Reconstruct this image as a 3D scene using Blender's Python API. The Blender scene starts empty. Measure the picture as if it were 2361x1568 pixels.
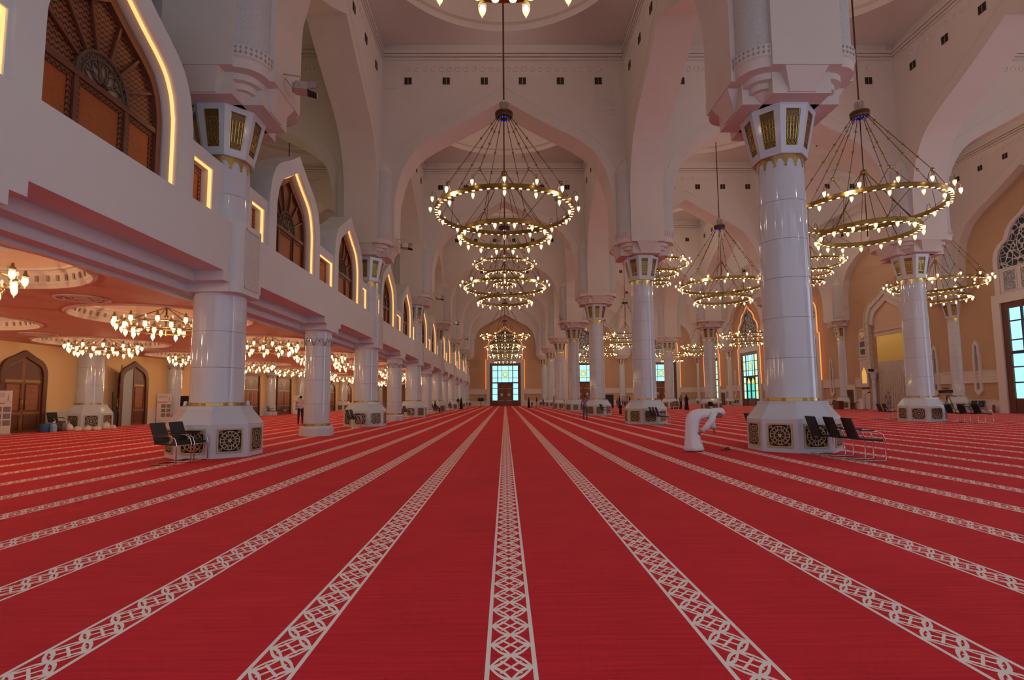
import bpy, math, random
from math import sin, cos, pi, radians, sqrt, atan2
from mathutils import Vector, Matrix, Euler
random.seed(7)
scene = bpy.context.scene
COL = scene.collection
Y0 = 14.665          # first row of columns, metres in front of the lens
B = 15.5             # bay
def bayY(i): return Y0 + B*(i-0.5)      # centre of bay i (bay 0 holds the camera)

# ------------------------------------------------------------------ materials
def newmat(name):
    m = bpy.data.materials.new(name); m.use_nodes = True
    nt = m.node_tree
    return m, nt, nt.nodes, nt.links, nt.nodes['Principled BSDF']
def flat(name, col, rough=.6, metal=0., spec=.5, emit=None, es=0., noise=.0, nscale=3., bump=0., coat=0.):
    m, nt, N, L, P = newmat(name)
    P.inputs['Roughness'].default_value = rough
    P.inputs['Metallic'].default_value = metal
    P.inputs['Specular IOR Level'].default_value = spec
    P.inputs['Coat Weight'].default_value = coat
    c = (*col, 1)
    P.inputs['Base Color'].default_value = c
    if noise or bump:
        tc = N.new('ShaderNodeTexCoord'); nz = N.new('ShaderNodeTexNoise')
        nz.inputs['Scale'].default_value = nscale; nz.inputs['Detail'].default_value = 4
        L.new(tc.outputs['Object'], nz.inputs['Vector'])
        if noise:
            mx = N.new('ShaderNodeMix'); mx.data_type = 'RGBA'
            mx.inputs[6].default_value = tuple(min(1, v*(1-noise)) for v in col)+(1,)
            mx.inputs[7].default_value = tuple(min(1, v*(1+noise)) for v in col)+(1,)
            L.new(nz.outputs['Fac'], mx.inputs[0]); L.new(mx.outputs[2], P.inputs['Base Color'])
        if bump:
            bp = N.new('ShaderNodeBump'); bp.inputs['Strength'].default_value = bump; bp.inputs['Distance'].default_value = .02
            L.new(nz.outputs['Fac'], bp.inputs['Height']); L.new(bp.outputs['Normal'], P.inputs['Normal'])
    if emit:
        P.inputs['Emission Color'].default_value = (*emit, 1); P.inputs['Emission Strength'].default_value = es
    return m
def nosample(m):
    m.cycles.emission_sampling = 'NONE'; return m
M = {}
M['plaster'] = flat('plaster', (.715, .655, .615), .75, noise=.03, nscale=.6)
M['plaster_cool'] = flat('plaster_cool', (.70, .715, .74), .7, noise=.03, nscale=.6)  # plaster copy for the balcony side, cool daylight put into its colour
M['plaster_carved'] = flat('plaster_carved', (.62, .60, .59), .8, noise=.28, nscale=13, bump=.9)
M['marble'] = flat('marble', (.64, .69, .77), .075, noise=.045, nscale=1.4)
M['marble_joint'] = flat('marble_joint', (.30, .29, .29), .5)
M['wainscot'] = flat('wainscot', (.70, .66, .60), .3, noise=.06, nscale=2)
M['tan'] = flat('tan_plaster', (.56, .375, .235), .8, noise=.04, nscale=.8)
M['gallery_wall'] = flat('gallery_wall', (.83, .59, .30), .75, noise=.03, nscale=.8)
M['gallery_ceiling'] = flat('gallery_ceiling', (.74, .47, .33), .8, noise=.03, nscale=.7)
M['gold'] = flat('gold', (.60, .44, .16), .3, metal=1., noise=.15, nscale=14)
M['brass'] = flat('brass', (.36, .24, .075), .36, metal=1.)
M['bronze'] = flat('bronze', (.13, .07, .035), .45, metal=.7)
M['tracery'] = flat('tracery', (.55, .45, .28), .4, metal=.55)
M['dark'] = flat('dark_void', (.012, .010, .010), .7)
M['lattice_back'] = flat('lattice_back', (.17, .10, .03), .35, metal=.3)
M['chrome'] = flat('chrome', (.75, .75, .77), .12, metal=1.)
M['black'] = flat('black_plastic', (.012, .012, .013), .45)
M['black_cloth'] = flat('black_cloth', (.014, .013, .015), .85)
M['white_cloth'] = flat('white_cloth', (.86, .84, .90), .85, noise=.04, nscale=6)
M['wood'] = flat('wood', (.24, .075, .028), .38, noise=.3, nscale=5)
M['wood_dark'] = flat('wood_dark', (.12, .035, .018), .4, noise=.3, nscale=5)
M['wood_frame'] = flat('wood_frame', (.14, .048, .028), .4, noise=.25, nscale=5)
M['vent'] = flat('vent', (.055, .045, .03), .6)
M['steel'] = flat('steel', (.55, .55, .56), .35, metal=.9)
M['grey'] = flat('grey', (.35, .35, .36), .6)
M['bulb'] = nosample(flat('bulb', (1, .8, .5), .3, emit=(1, .84, .52), es=7.))
M['glow'] = None
M['downlight'] = nosample(flat('downlight', (1, .8, .4), .3, emit=(1, .80, .32), es=3.2))
M['led'] = nosample(flat('led_strip', (1, .7, .4), .4, emit=(1, .43, .13), es=1.6))
M['led_orange'] = nosample(flat('led_orange', (1, .5, .2), .4, emit=(1, .27, .045), es=1.5))
M['blue_led'] = nosample(flat('blue_led', (.05, .05, .6), .4, emit=(.05, .06, 1), es=1.2))
M['glass_day'] = flat('glass_day', (.5, .8, .85), .2, emit=(.36, .86, .96), es=1.05)
M['glass_yellow'] = nosample(flat('glass_yellow', (.8, .7, .1), .2, emit=(.85, .85, .12), es=1.))
M['glass_green'] = nosample(flat('glass_green', (.1, .6, .4), .2, emit=(.10, .75, .62), es=1.))
M['glass_blue'] = nosample(flat('glass_blue', (.05, .3, .8), .2, emit=(.05, .45, .85), es=1.))
M['glass_frame'] = flat('glass_frame', (.05, .05, .12), .5)
M['mosaic'] = flat('gold_mosaic', (.72, .50, .12), .35, metal=.5, noise=.4, nscale=40)
M['skin'] = flat('skin', (.36, .20, .13), .6)
M['hair'] = flat('hair', (.015, .012, .010), .6)
M['red'] = flat('red_paint', (.35, .03, .02), .4)
M['lit_recess'] = flat('lit_recess', (.9, .6, .2), .6, emit=(1, .55, .12), es=.5)
def cloth(name, c): 
    if name not in M: M[name] = flat(name, c, .85)
    return M[name]

def mat_lattice_wood():
    # zigzag basket weave cut through dark wood
    m, nt, N, L, P = newmat('lattice_wood')
    tc = N.new('ShaderNodeTexCoord'); sp = N.new('ShaderNodeSeparateXYZ'); L.new(tc.outputs['Object'], sp.inputs[0])
    def mth(op, a, b=None):
        n = N.new('ShaderNodeMath'); n.operation = op
        for i, v in enumerate((a, b)):
            if v is None: continue
            if isinstance(v, (int, float)): n.inputs[i].default_value = v
            else: L.new(v, n.inputs[i])
        return n.outputs[0]
    y, z = sp.outputs[1], sp.outputs[2]
    zig = mth('PINGPONG', mth('MULTIPLY', y, 9.), .5)
    s = mth('SINE', mth('MULTIPLY', mth('ADD', mth('MULTIPLY', z, 9.), zig), 2*pi))
    s2 = mth('SINE', mth('MULTIPLY', mth('MULTIPLY', y, 18.), 2*pi))
    a = mth('GREATER_THAN', mth('ADD', s, mth('MULTIPLY', s2, .35)), .25)
    mx = N.new('ShaderNodeMix'); mx.data_type = 'RGBA'
    mx.inputs[6].default_value = (.25, .070, .026, 1); mx.inputs[7].default_value = (.022, .011, .009, 1)
    L.new(a, mx.inputs[0]); L.new(mx.outputs[2], P.inputs['Base Color']); P.inputs['Roughness'].default_value = .45
    return m
M['lattice_wood'] = mat_lattice_wood()
def mat_lampglass():
    m, nt, N, L, P = newmat('lamp_glass')
    P.inputs['Base Color'].default_value = (1, .9, .7, 1); P.inputs['Roughness'].default_value = .1
    P.inputs['Emission Color'].default_value = (1, .76, .44, 1); P.inputs['Emission Strength'].default_value = .8
    t = N.new('ShaderNodeBsdfTransparent'); mx = N.new('ShaderNodeMixShader'); mx.inputs[0].default_value = .42
    L.new(t.outputs[0], mx.inputs[1]); L.new(P.outputs[0], mx.inputs[2]); L.new(mx.outputs[0], N['Material Output'].inputs[0])
    return nosample(m)
M['glow'] = mat_lampglass()
M['screen_wood'] = flat('screen_wood', (.34, .080, .010), .5, noise=.5, nscale=30)

def mat_plaster_arab(name, c0, c1, scale, p0=.02, p1=.10):
    # carved all-over ornament of small rosettes
    m, nt, N, L, P = newmat(name)
    tc = N.new('ShaderNodeTexCoord'); v = N.new('ShaderNodeTexVoronoi'); v.feature = 'DISTANCE_TO_EDGE'
    v.inputs['Scale'].default_value = scale; L.new(tc.outputs['Object'], v.inputs['Vector'])
    r = N.new('ShaderNodeValToRGB'); r.color_ramp.elements[0].color = (*c1, 1); r.color_ramp.elements[1].color = (*c0, 1)
    r.color_ramp.elements[0].position = p0; r.color_ramp.elements[1].position = p1
    L.new(v.outputs['Distance'], r.inputs[0]); L.new(r.outputs[0], P.inputs['Base Color']); P.inputs['Roughness'].default_value = .75
    return m
M['carved'] = mat_plaster_arab('carved_ornament', (.60, .595, .61), (.54, .53, .545), 9)

def mat_carpet():
    m, nt, N, L, P = newmat('red_carpet')
    geo = N.new('ShaderNodeTexCoord'); sp = N.new('ShaderNodeSeparateXYZ'); L.new(geo.outputs['Object'], sp.inputs[0])
    def mth(op, a, b=None, c=None):
        n = N.new('ShaderNodeMath'); n.operation = op
        for i, v in enumerate((a, b, c)):
            if v is None: continue
            if isinstance(v, (int, float)): n.inputs[i].default_value = v
            else: L.new(v, n.inputs[i])
        return n.outputs[0]
    X, Y = sp.outputs[0], sp.outputs[1]
    SG = 1.2685; HW = .139
    xm = mth('ADD', mth('MODULO', mth('ADD', X, SG*40+SG/2+.010), SG), -SG/2)       # signed distance to the stripe centre
    ax = mth('ABSOLUTE', xm)
    u = mth('DIVIDE', ax, HW*.82)                                                  # 0 centre .. 1 inner border
    PER = .262
    v = mth('PINGPONG', mth('MULTIPLY', Y, 2/PER), 1.)                             # 0 at the knots, 1 between
    dd = mth('ABSOLUTE', mth('SUBTRACT', v, u))
    leaf = mth('MULTIPLY', mth('SINE', mth('MULTIPLY', mth('MINIMUM', u, 1.), pi)), .235)
    l1 = mth('LESS_THAN', mth('ABSOLUTE', mth('SUBTRACT', dd, leaf)), .125)
    inner = mth('GREATER_THAN', v, u)
    l2 = mth('MULTIPLY', mth('LESS_THAN', mth('ABSOLUTE', mth('SUBTRACT', mth('SUBTRACT', 1.0, v), u)), .10), mth('MULTIPLY', inner, mth('LESS_THAN', u, .52)))
    l3 = mth('GREATER_THAN', u, 1.)
    line = mth('MAXIMUM', mth('MAXIMUM', l1, l2), l3)
    stripe = mth('LESS_THAN', ax, HW)
    isl = mth('MULTIPLY', line, stripe)
    mp = N.new('ShaderNodeMapping'); mp.inputs['Scale'].default_value = (.8, 20., 1)
    L.new(geo.outputs['Object'], mp.inputs[0])
    nz = N.new('ShaderNodeTexNoise'); nz.inputs['Scale'].default_value = 1.6; nz.inputs['Detail'].default_value = 6; L.new(mp.outputs[0], nz.inputs['Vector'])
    nz2 = N.new('ShaderNodeTexNoise'); nz2.inputs['Scale'].default_value = .9; nz2.inputs['Detail'].default_value = 3; L.new(geo.outputs['Object'], nz2.inputs['Vector'])
    f = mth('ADD', mth('MULTIPLY', nz.outputs['Fac'], .65), mth('MULTIPLY', nz2.outputs['Fac'], .35))
    r = N.new('ShaderNodeValToRGB'); r.color_ramp.elements[0].position = .30; r.color_ramp.elements[1].position = .75
    r.color_ramp.elements[0].color = (.52, .018, .028, 1); r.color_ramp.elements[1].color = (.80, .032, .050, 1)
    L.new(f, r.inputs[0])
    mx = N.new('ShaderNodeMix'); mx.data_type = 'RGBA'
    L.new(isl, mx.inputs[0]); L.new(r.outputs[0], mx.inputs[6]); mx.inputs[7].default_value = (.95, .86, .77, 1)
    L.new(mx.outputs[2], P.inputs['Base Color'])
    P.inputs['Roughness'].default_value = .95; P.inputs['Specular IOR Level'].default_value = .1
    P.inputs['Sheen Weight'].default_value = .22; P.inputs['Sheen Roughness'].default_value = .45; P.inputs['Sheen Tint'].default_value = (1, .16, .13, 1)
    bp = N.new('ShaderNodeBump'); bp.inputs['Strength'].default_value = .25; bp.inputs['Distance'].default_value = .006
    n3 = N.new('ShaderNodeTexNoise'); n3.inputs['Scale'].default_value = 260; L.new(geo.outputs['Object'], n3.inputs['Vector'])
    L.new(n3.outputs['Fac'], bp.inputs['Height']); L.new(bp.outputs['Normal'], P.inputs['Normal'])
    return m
M['carpet'] = mat_carpet()

# ------------------------------------------------------------------ mesh builder
class MB:
    def __init__(s): s.v = []; s.f = []; s.m = []; s.sm = []; s.mats = []
    def mi(s, mat):
        if mat is None: mat = s.mats[0] if s.mats else M['plaster']
        if isinstance(mat, str): mat = M[mat]
        if mat not in s.mats: s.mats.append(mat)
        return s.mats.index(mat)
    def add(s, vs, fs, mat, smooth=False, T=None):
        b = len(s.v); k = s.mi(mat)
        for p in vs:
            p = Vector(p)
            s.v.append(T @ p if T else p)
        for f in fs:
            s.f.append(tuple(b+i for i in f)); s.m.append(k); s.sm.append(smooth)
        return s
    def box(s, a, b, mat, T=None):
        (x0, y0, z0), (x1, y1, z1) = a, b
        vs = [(x, y, z) for x in (x0, x1) for y in (y0, y1) for z in (z0, z1)]
        return s.add(vs, [(0,1,3,2),(4,6,7,5),(0,4,5,1),(2,3,7,6),(0,2,6,4),(1,5,7,3)], mat, T=T)
    def frustum(s, a, b, mat, T=None):
        # a, b: lists of 4+ points (rings) joined and capped
        n = len(a)
        vs = list(a)+list(b)
        fs = [(i, (i+1) % n, n+(i+1) % n, n+i) for i in range(n)]+[tuple(range(n))[::-1], tuple(range(n, 2*n))]
        return s.add(vs, fs, mat, T=T)
    def prism(s, poly, y0, y1, mat, T=None, smooth=False):
        # poly in x,z extruded along y
        n = len(poly)
        vs = [(x, y0, z) for x, z in poly]+[(x, y1, z) for x, z in poly]
        s.add(vs, [tuple(range(n)), tuple(range(n, 2*n))[::-1]], mat, T=T)
        return s.add(vs, [(i, n+i, n+(i+1) % n, (i+1) % n) for i in range(n)], mat, smooth, T=T)
    def band(s, inner, outer, y0, y1, mat, T=None, closed=False):
        # strip between two open polylines (x,z), extruded y0..y1
        n = len(inner)
        vs = [(x, y0, z) for x, z in inner]+[(x, y0, z) for x, z in outer]+[(x, y1, z) for x, z in inner]+[(x, y1, z) for x, z in outer]
        fs = []
        R = range(n) if closed else range(n-1)
        for i in R:
            j = (i+1) % n
            fs += [(i, j, n+j, n+i), (2*n+i, 3*n+i, 3*n+j, 2*n+j), (i, 2*n+i, 2*n+j, j), (n+i, n+j, 3*n+j, 3*n+i)]
        if not closed: fs += [(0, n, 3*n, 2*n), (n-1, 3*n-1, 4*n-1, 2*n-1)]
        return s.add(vs, fs, mat, T=T)
    def lathe(s, prof, mat, seg=32, T=None, sharp=True, a0=0., a1=2*pi, smooth=True, rot=0.):
        full = abs(a1-a0-2*pi) < 1e-6
        cnt = seg if full else seg+1
        def ring(r, z): return [(r*cos(rot+a0+(a1-a0)*i/seg), r*sin(rot+a0+(a1-a0)*i/seg), z) for i in range(cnt)]
        if sharp:
            for (r0, z0), (r1, z1) in zip(prof, prof[1:]):
                vs = ring(r0, z0)+ring(r1, z1)
                fs = [(i, (i+1) % cnt, cnt+(i+1) % cnt, cnt+i) for i in range(seg)]
                s.add(vs, fs, mat, smooth, T)
        else:
            vs = []; fs = []
            for r, z in prof: vs += ring(r, z)
            for k in range(len(prof)-1):
                for i in range(seg):
                    j = (i+1) % cnt
                    fs.append((k*cnt+i, k*cnt+j, (k+1)*cnt+j, (k+1)*cnt+i))
            s.add(vs, fs, mat, smooth, T)
        return s
    def tube(s, pts, r, mat, n=6, closed=False, smooth=True, T=None, caps=True):
        pts = [Vector(p) for p in pts]; N_ = len(pts)
        rr = r if isinstance(r, (list, tuple)) else [r]*N_
        vs = []; fs = []; up = None
        for i, p in enumerate(pts):
            if closed: d = pts[(i+1) % N_]-pts[i-1]
            else: d = pts[min(i+1, N_-1)]-pts[max(i-1, 0)]
            if d.length < 1e-9: d = Vector((0, 0, 1))
            d.normalize()
            if up is None:
                up = Vector((0, 0, 1)) if abs(d.z) < .9 else Vector((1, 0, 0))
            a = d.cross(up)
            if a.length < 1e-6: a = d.cross(Vector((0, 1, 0)))
            a.normalize(); b = a.cross(d).normalized(); up = b
            for k in range(n):
                t = 2*pi*(k+.5)/n
                vs.append(p+(a*cos(t)+b*sin(t))*rr[i])
        for i in range(N_ if closed else N_-1):
            j = (i+1) % N_
            for k in range(n):
                l = (k+1) % n
                fs.append((i*n+k, i*n+l, j*n+l, j*n+k))
        if not closed and caps:
            fs.append(tuple(range(n))[::-1]); fs.append(tuple((N_-1)*n+k for k in range(n)))
        return s.add(vs, fs, mat, smooth, T)
    def ball(s, c, r, mat, n=8, m=6, sc=(1, 1, 1), T=None):
        vs = []; fs = []
        for i in range(m+1):
            t = pi*i/m
            for k in range(n):
                a = 2*pi*k/n
                vs.append((c[0]+r*sc[0]*sin(t)*cos(a), c[1]+r*sc[1]*sin(t)*sin(a), c[2]+r*sc[2]*cos(t)))
        for i in range(m):
            for k in range(n):
                fs.append((i*n+k, i*n+(k+1) % n, (i+1)*n+(k+1) % n, (i+1)*n+k))
        return s.add(vs, fs, mat, True, T)
    def loft(s, rings, mat, smooth=True, caps=True, T=None):
        n = len(rings[0]); vs = [p for r in rings for p in r]; fs = []
        for i in range(len(rings)-1):
            for k in range(n):
                fs.append((i*n+k, i*n+(k+1) % n, (i+1)*n+(k+1) % n, (i+1)*n+k))
        if caps: fs += [tuple(range(n))[::-1], tuple((len(rings)-1)*n+k for k in range(n))]
        return s.add(vs, fs, mat, smooth, T)
    def disc(s, c, r, mat, n=16, T=None, up=(0, 0, 1)):
        u = Vector(up).normalized(); a = u.orthogonal().normalized(); b = u.cross(a)
        return s.add([Vector(c)+(a*cos(2*pi*k/n)+b*sin(2*pi*k/n))*r for k in range(n)], [tuple(range(n))], mat, T=T)
    def quad(s, p, mat, T=None): return s.add(p, [tuple(range(len(p)))], mat, T=T)
    def mesh(s, name):
        me = bpy.data.meshes.new(name)
        me.from_pydata([tuple(v) for v in s.v], [], s.f)
        for mm in s.mats: me.materials.append(mm)
        me.polygons.foreach_set('material_index', s.m)
        me.polygons.foreach_set('use_smooth', s.sm)
        me.update(); return me
def put(name, me, parent=None, loc=(0, 0, 0), rz=0., label=None, cat=None, group=None, kind=None, rot=None, sc=None):
    o = bpy.data.objects.new(name, me); COL.objects.link(o)
    o.location = loc; o.rotation_euler = rot if rot else (0, 0, rz)
    if sc: o.scale = sc if isinstance(sc, (tuple, list)) else (sc, sc, sc)
    if parent: o.parent = parent
    for k, v in (('label', label), ('category', cat), ('group', group), ('kind', kind)):
        if v: o[k] = v
    return o
def thing(name, label, cat, loc=(0, 0, 0), rz=0., group=None, kind=None, sc=None):
    return put(name, None, None, loc, rz, label, cat, group, kind, sc=sc)
def struct(name, mb, loc=(0, 0, 0), rz=0., label=None, cat=None):
    return put(name, mb.mesh(name) if isinstance(mb, MB) else mb, None, loc, rz, label, cat, None, 'structure')
def kids(o): return [c for c in bpy.data.objects if c.parent == o]
TREE = {}
def reg(root, parts):  # parts: list of (name, mesh, loc, rz, sub list)
    TREE[root.name] = parts
def assemble(name, label, cat, parts, loc, rz=0., group=None, kind=None, sc=None):
    # a thing from a list of parts (shared mesh data): (name, mesh, loc, rz, [sub-parts])
    t = thing(name, label, cat, loc, rz, group, kind, sc)
    for p in parts:
        n, me, l, r = p[:4]
        o = put(n, me, t, l, r)
        for q in (p[4] if len(p) > 4 else []):
            put(q[0], q[1], o, q[2], q[3])
    return t
ORD = ['first', 'second', 'third', 'fourth', 'fifth', 'sixth', 'seventh', 'eighth', 'ninth', 'tenth', 'eleventh', 'twelfth', 'thirteenth', 'fourteenth', 'fifteenth', 'sixteenth']

# camera model of the photograph, used only to leave out what it never shows
F_, YAW, PIT, ROL, CX, HC = 1248.5127, .0134558, .0869394, -.0085124, -.0316, 1.42
def seen(x, y, z, mg=30):
    dx, dy, dz = x-CX, y, z-HC
    c, s = cos(YAW), sin(YAW); a = c*dx-s*dy; b = s*dx+c*dy
    c, s = cos(PIT), sin(PIT); yy = c*b+s*dz; zz = -s*b+c*dz
    if yy < .3: return False
    px = 1180.8+F_*a/yy; py = 810.9-F_*zz/yy
    return -mg < px < 2361+mg and -mg < py < 1568+mg

M['coffer_plaster'] = flat('coffer_plaster', (.80, .66, .56), .7, noise=.08, nscale=8)
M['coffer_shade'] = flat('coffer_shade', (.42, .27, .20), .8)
M['rosette_wood'] = flat('rosette_wood', (.10, .055, .035), .5)
M['screen_back'] = flat('screen_back', (.42, .33, .26), .6)
M['glass_day2'] = nosample(flat('glass_pale', (.5, .8, .85), .2, emit=(.35, .85, .9), es=.9))
M['glass_orange'] = nosample(flat('glass_orange', (.9, .5, .1), .2, emit=(.9, .45, .1), es=.9))
M['dusk_glass'] = flat('dusk_glass', (.03, .05, .08), .15)
M['pierced'] = mat_plaster_arab('pierced_screen', (.05, .085, .11), (.62, .60, .60), 11, .06, .16)
M['tracery_net'] = mat_plaster_arab('tracery_net', (.03, .055, .075), (.64, .60, .58), 2.6, .05, .075)
M['wood_mid'] = flat('wood_mid', (.30, .10, .04), .4, noise=.25, nscale=6)
M['doorway_light'] = flat('doorway_light', (.42, .47, .50), .7)
M['carved_gold'] = mat_plaster_arab('carved_white', (.78, .72, .64), (.56, .44, .30), 3.2)
M['tan_pale'] = flat('tan_pale', (.74, .56, .40), .8)
M['fluted'] = flat('fluted_marble', (.55, .48, .40), .3, noise=.2, nscale=3)
M['board'] = M.get('board') or flat('board', (.05, .025, .02), .4)
M['lancet'] = flat('lancet', (.34, .33, .32), .5)
M['paper'] = flat('paper', (.72, .66, .64), .6); M['print_grey'] = flat('print_grey', (.22, .20, .22), .6); M['print_pale'] = flat('print_pale', (.55, .50, .52), .6)
M['jug'] = flat('jug_blue', (.06, .20, .48), .15, coat=.5)
M['jug2'] = flat('jug_pale', (.25, .45, .62), .15, coat=.5)
M['bag'] = flat('bag_white', (.74, .64, .56), .7, noise=.1, nscale=9)
PW, PA, EXPO = 0.5, 0.21, 0.0

# ------------------------------------------------------------------ arch profile (half, from spring to apex), normalised
AP = [(1, 0), (.995, .12), (.975, .2), (.96, .265), (.93, .36), (.89, .43), (.855, .485), (.81, .54), (.75, .59), (.68, .635), (.58, .69), (.47, .742), (.37, .792), (.27, .845), (.135, .92), (0, 1)]
def arch_half(w, zs, za): return [(w*a, zs+(za-zs)*b) for a, b in AP]
def arch_full(w, zs, za):
    h = arch_half(w, zs, za)
    return [(-x, z) for x, z in h]+[(x, z) for x, z in h[::-1][1:]]

ZP, ZC = 9.86, 22.1           # foot of the piers, crown of the walls
# ------------------------------------------------------------------ the hall: arch walls between the piers
def archwall_mesh(mat='plaster'):
    mb = MB(); H = .9; W = B/2-.9
    af = arch_full(6.10, 11.9, 18.27)
    low = [(-W, ZP), (-6.10, ZP)]+af+[(6.10, ZP), (W, ZP)]
    n = len(low)
    for y, flip in ((-H, 0), (H, 1)):
        vs = [(x, y, z) for x, z in low]+[(x, y, ZC) for x, z in low]
        fs = [(i, i+1, n+i+1, n+i) for i in range(n-1) if abs(low[i+1][0]-low[i][0]) > 1e-6]
        mb.add(vs, fs, mat)
    vs = [(x, -H, z) for x, z in low]+[(x, H, z) for x, z in low]
    mb.add(vs, [(i, i+1, n+i+1, n+i) for i in range(n-1)], mat)
    # slim raised moulding that follows the arch on both faces
    for y0, y1 in ((-H-.016, -H), (H, H+.016)):
        mb.band(arch_full(6.10+.62, 11.6, 18.27+.80), arch_full(6.10+.70, 11.6, 18.27+.92), y0, y1, mat)
    # shallow string course under the vents
    for y0, y1 in ((-H-.035, -H), (H, H+.035)):
        mb.box((-W, y0, 18.95-.06+.02), (-6.0, y1, 18.95), mat)
    return mb.mesh('arch_wall')
AW = archwall_mesh()
XC = [-23.25, -7.75, 7.75, 23.25, 38.75]           # column lines
for k in range(-1, 7):
    for i in range(4):
        o = struct('wall_arch', AW, ((XC[i]+XC[i+1])/2, Y0+B*k, 0), 0)
for k in range(0, 7):
    for x in XC:
        struct('wall_arch', AW, (x, Y0+B*(k-.5), 0), pi/2)
# ------------------------------------------------------------------ pier: core, quarter-round niche columns, stepped corbel
def pier_mesh():
    mb = MB()
    mb.box((-.9, -.9, ZP), (.9, .9, ZC), 'plaster')
    for q in range(4):
        T = Matrix.Rotation(q*pi/2, 4, 'Z') @ Matrix.Translation((.9, .9, 0))
        mb.lathe([(.62, 13.9), (.62, ZP+.62), (.70, ZP+.60), (.70, ZP+.58)], 'carved', 10, T, True, 0, pi/2)
        mb.lathe([(.70, ZP+.58), (.70, ZP+.30)], 'plaster', 10, T, True, 0, pi/2)
        mb.lathe([(.70, ZP+.30), (.64, ZP+.26), (.64, ZP), (0, ZP)], 'plaster', 10, T, True, 0, pi/2)
        mb.lathe([(.62, 13.9), (.30, 14.5), (0, 14.9)], 'plaster', 10, T, True, 0, pi/2)
    return mb.mesh('pier')
PIER = pier_mesh()
def pierced_band_mesh():   # the openwork collar in the four re-entrant corners of a pier
    mb = MB()
    for i in range(9):
        for j in range(2):
            a = pi/2*(i+.5)/9; z = ZP+.38+.13*j
            c = Vector((cos(a)*.715, sin(a)*.715, z)); t = Vector((-sin(a), cos(a), 0)); u = Vector((0, 0, 1))
            mb.quad([c-t*.036, c-u*.052, c+t*.036, c+u*.052], 'grey', Matrix.Translation((.9, .9, 0)))
    return mb.mesh('pierced_band')
PBAND = pierced_band_mesh()
def corbel_mesh():
    mb = MB(); e, h, z0, z1 = 1.32, .77, 9.28, ZP
    mb.box((-e, -h, z0), (e, h, z1), 'plaster'); mb.box((-h, -e, z0), (h, e, z1), 'plaster')
    for q in range(4):
        R = Matrix.Rotation(q*pi/2, 4, 'Z')
        # wedge bracket below each arm of the pier
        y = -e
        mb.frustum([(-.32, y-.02, z0+.06), (.32, y-.02, z0+.06), (.32, y+.1, z0+.06), (-.32, y+.1, z0+.06)],
                   [(-.56, y-.30, z1), (.56, y-.30, z1), (.56, y+.1, z1), (-.56, y+.1, z1)], 'plaster', R)
        mb.box((-.36, y-.04, z0+.03), (.36, y, z0+.075), 'plaster', R)
        T = R @ Matrix.Translation((h, h, 0))
        mb.lathe([(.52, z1), (.52, z1-.17), (.36, z1-.18), (.36, z1-.34), (.24, z1-.35), (.05, z0+.02), (0, z0)], 'plaster', 10, T, True, 0, pi/2)
    mb.lathe([(.80, z0), (.84, z0-.001)], 'plaster', 8, rot=pi/8)
    return mb.mesh('corbel')
CORB = corbel_mesh()

# ------------------------------------------------------------------ vaults: one per bay
def vault_mesh():
    mb = MB(); W, R, z = B/2-.9, 6.45, ZC; n = 96
    sq = []
    for i in range(n):
        a = 2*pi*i/n; k = W/max(abs(cos(a)), abs(sin(a))); sq.append((k*cos(a), k*sin(a)))
    vs = [(x, y, z-.55) for x, y in sq]+[(R*cos(2*pi*i/n), R*sin(2*pi*i/n), z) for i in range(n)]
    mb.add(vs, [(i, (i+1) % n, n+(i+1) % n, n+i) for i in range(n)], 'plaster', True)
    prof = [(R, z), (R, z+.35), (R-.12, z+.45)]
    mb.lathe(prof, 'plaster', 64)
    cap = [((R-.12)*cos(t), z+.45+3.6*sin(t)) for t in [pi/2*i/10 for i in range(11)]]
    mb.lathe(cap, 'plaster', 64, sharp=False)
    return mb.mesh('vault')
VAULT = vault_mesh()
def cornice_mesh():
    mb = MB(); W = B/2-.9
    for q in range(4):
        R = Matrix.Rotation(q*pi/2, 4, 'Z')
        for d, a, b in ((.05, 20.62, 20.74), (.09, 20.82, 20.94), (.15, 20.98, 21.12)):
            mb.frustum([(-W, -W, a), (W, -W, a), (W-d, -W+d, a), (-W+d, -W+d, a)], [(-W, -W, b), (W, -W, b), (W-d, -W+d, b), (-W+d, -W+d, b)], 'plaster', R)
        for j in range(24):
            x = -5.6+11.2*(j+.5)/24
            mb.lathe([(.19, 0), (.16, .03), (.10, .03), (.08, 0)], 'plaster', 8, R @ Matrix.Translation((x, -W, 20.1)) @ Matrix.Rotation(-pi/2, 4, 'X'))
    return mb.mesh('cornice')
CORN = cornice_mesh()
for i in range(0, 7):
    for x in (-15.5, 0, 15.5, 31):
        c = struct('ceiling', VAULT, (x, bayY(i), 0))
        if i > 0 or x == 0: put('cornice', CORN, c)

# ------------------------------------------------------------------ floor and outer walls
mb = MB(); mb.quad([(-23.4, -2.2, 0), (39.2, -2.2, 0), (39.2, 108, 0), (-23.4, 108, 0)], 'carpet'); struct('floor', mb)
YF, XR, XL = 107.45, 38.55, -23.2
def wall_panel_far():
    mb = MB()
    mb.box((-23.4, YF, 0), (39.2, YF+.4, 22), 'tan'); return mb
struct('wall_far', wall_panel_far())
mb = MB(); mb.box((XR, -2.2, 0), (XR+.4, YF, 22), 'tan'); struct('wall_right', mb)
mb = MB(); mb.box((XL-.4, -2.2, 0), (XL, YF, 4.45), 'gallery_wall'); mb.box((XL-.4, -2.2, 4.45), (XL-.05, YF, 22), 'tan'); struct('wall_left', mb)
mb = MB(); mb.box((-23.6, -2.6, 0), (39.2, -2.2, 22), 'plaster'); struct('wall_back', mb)
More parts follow.
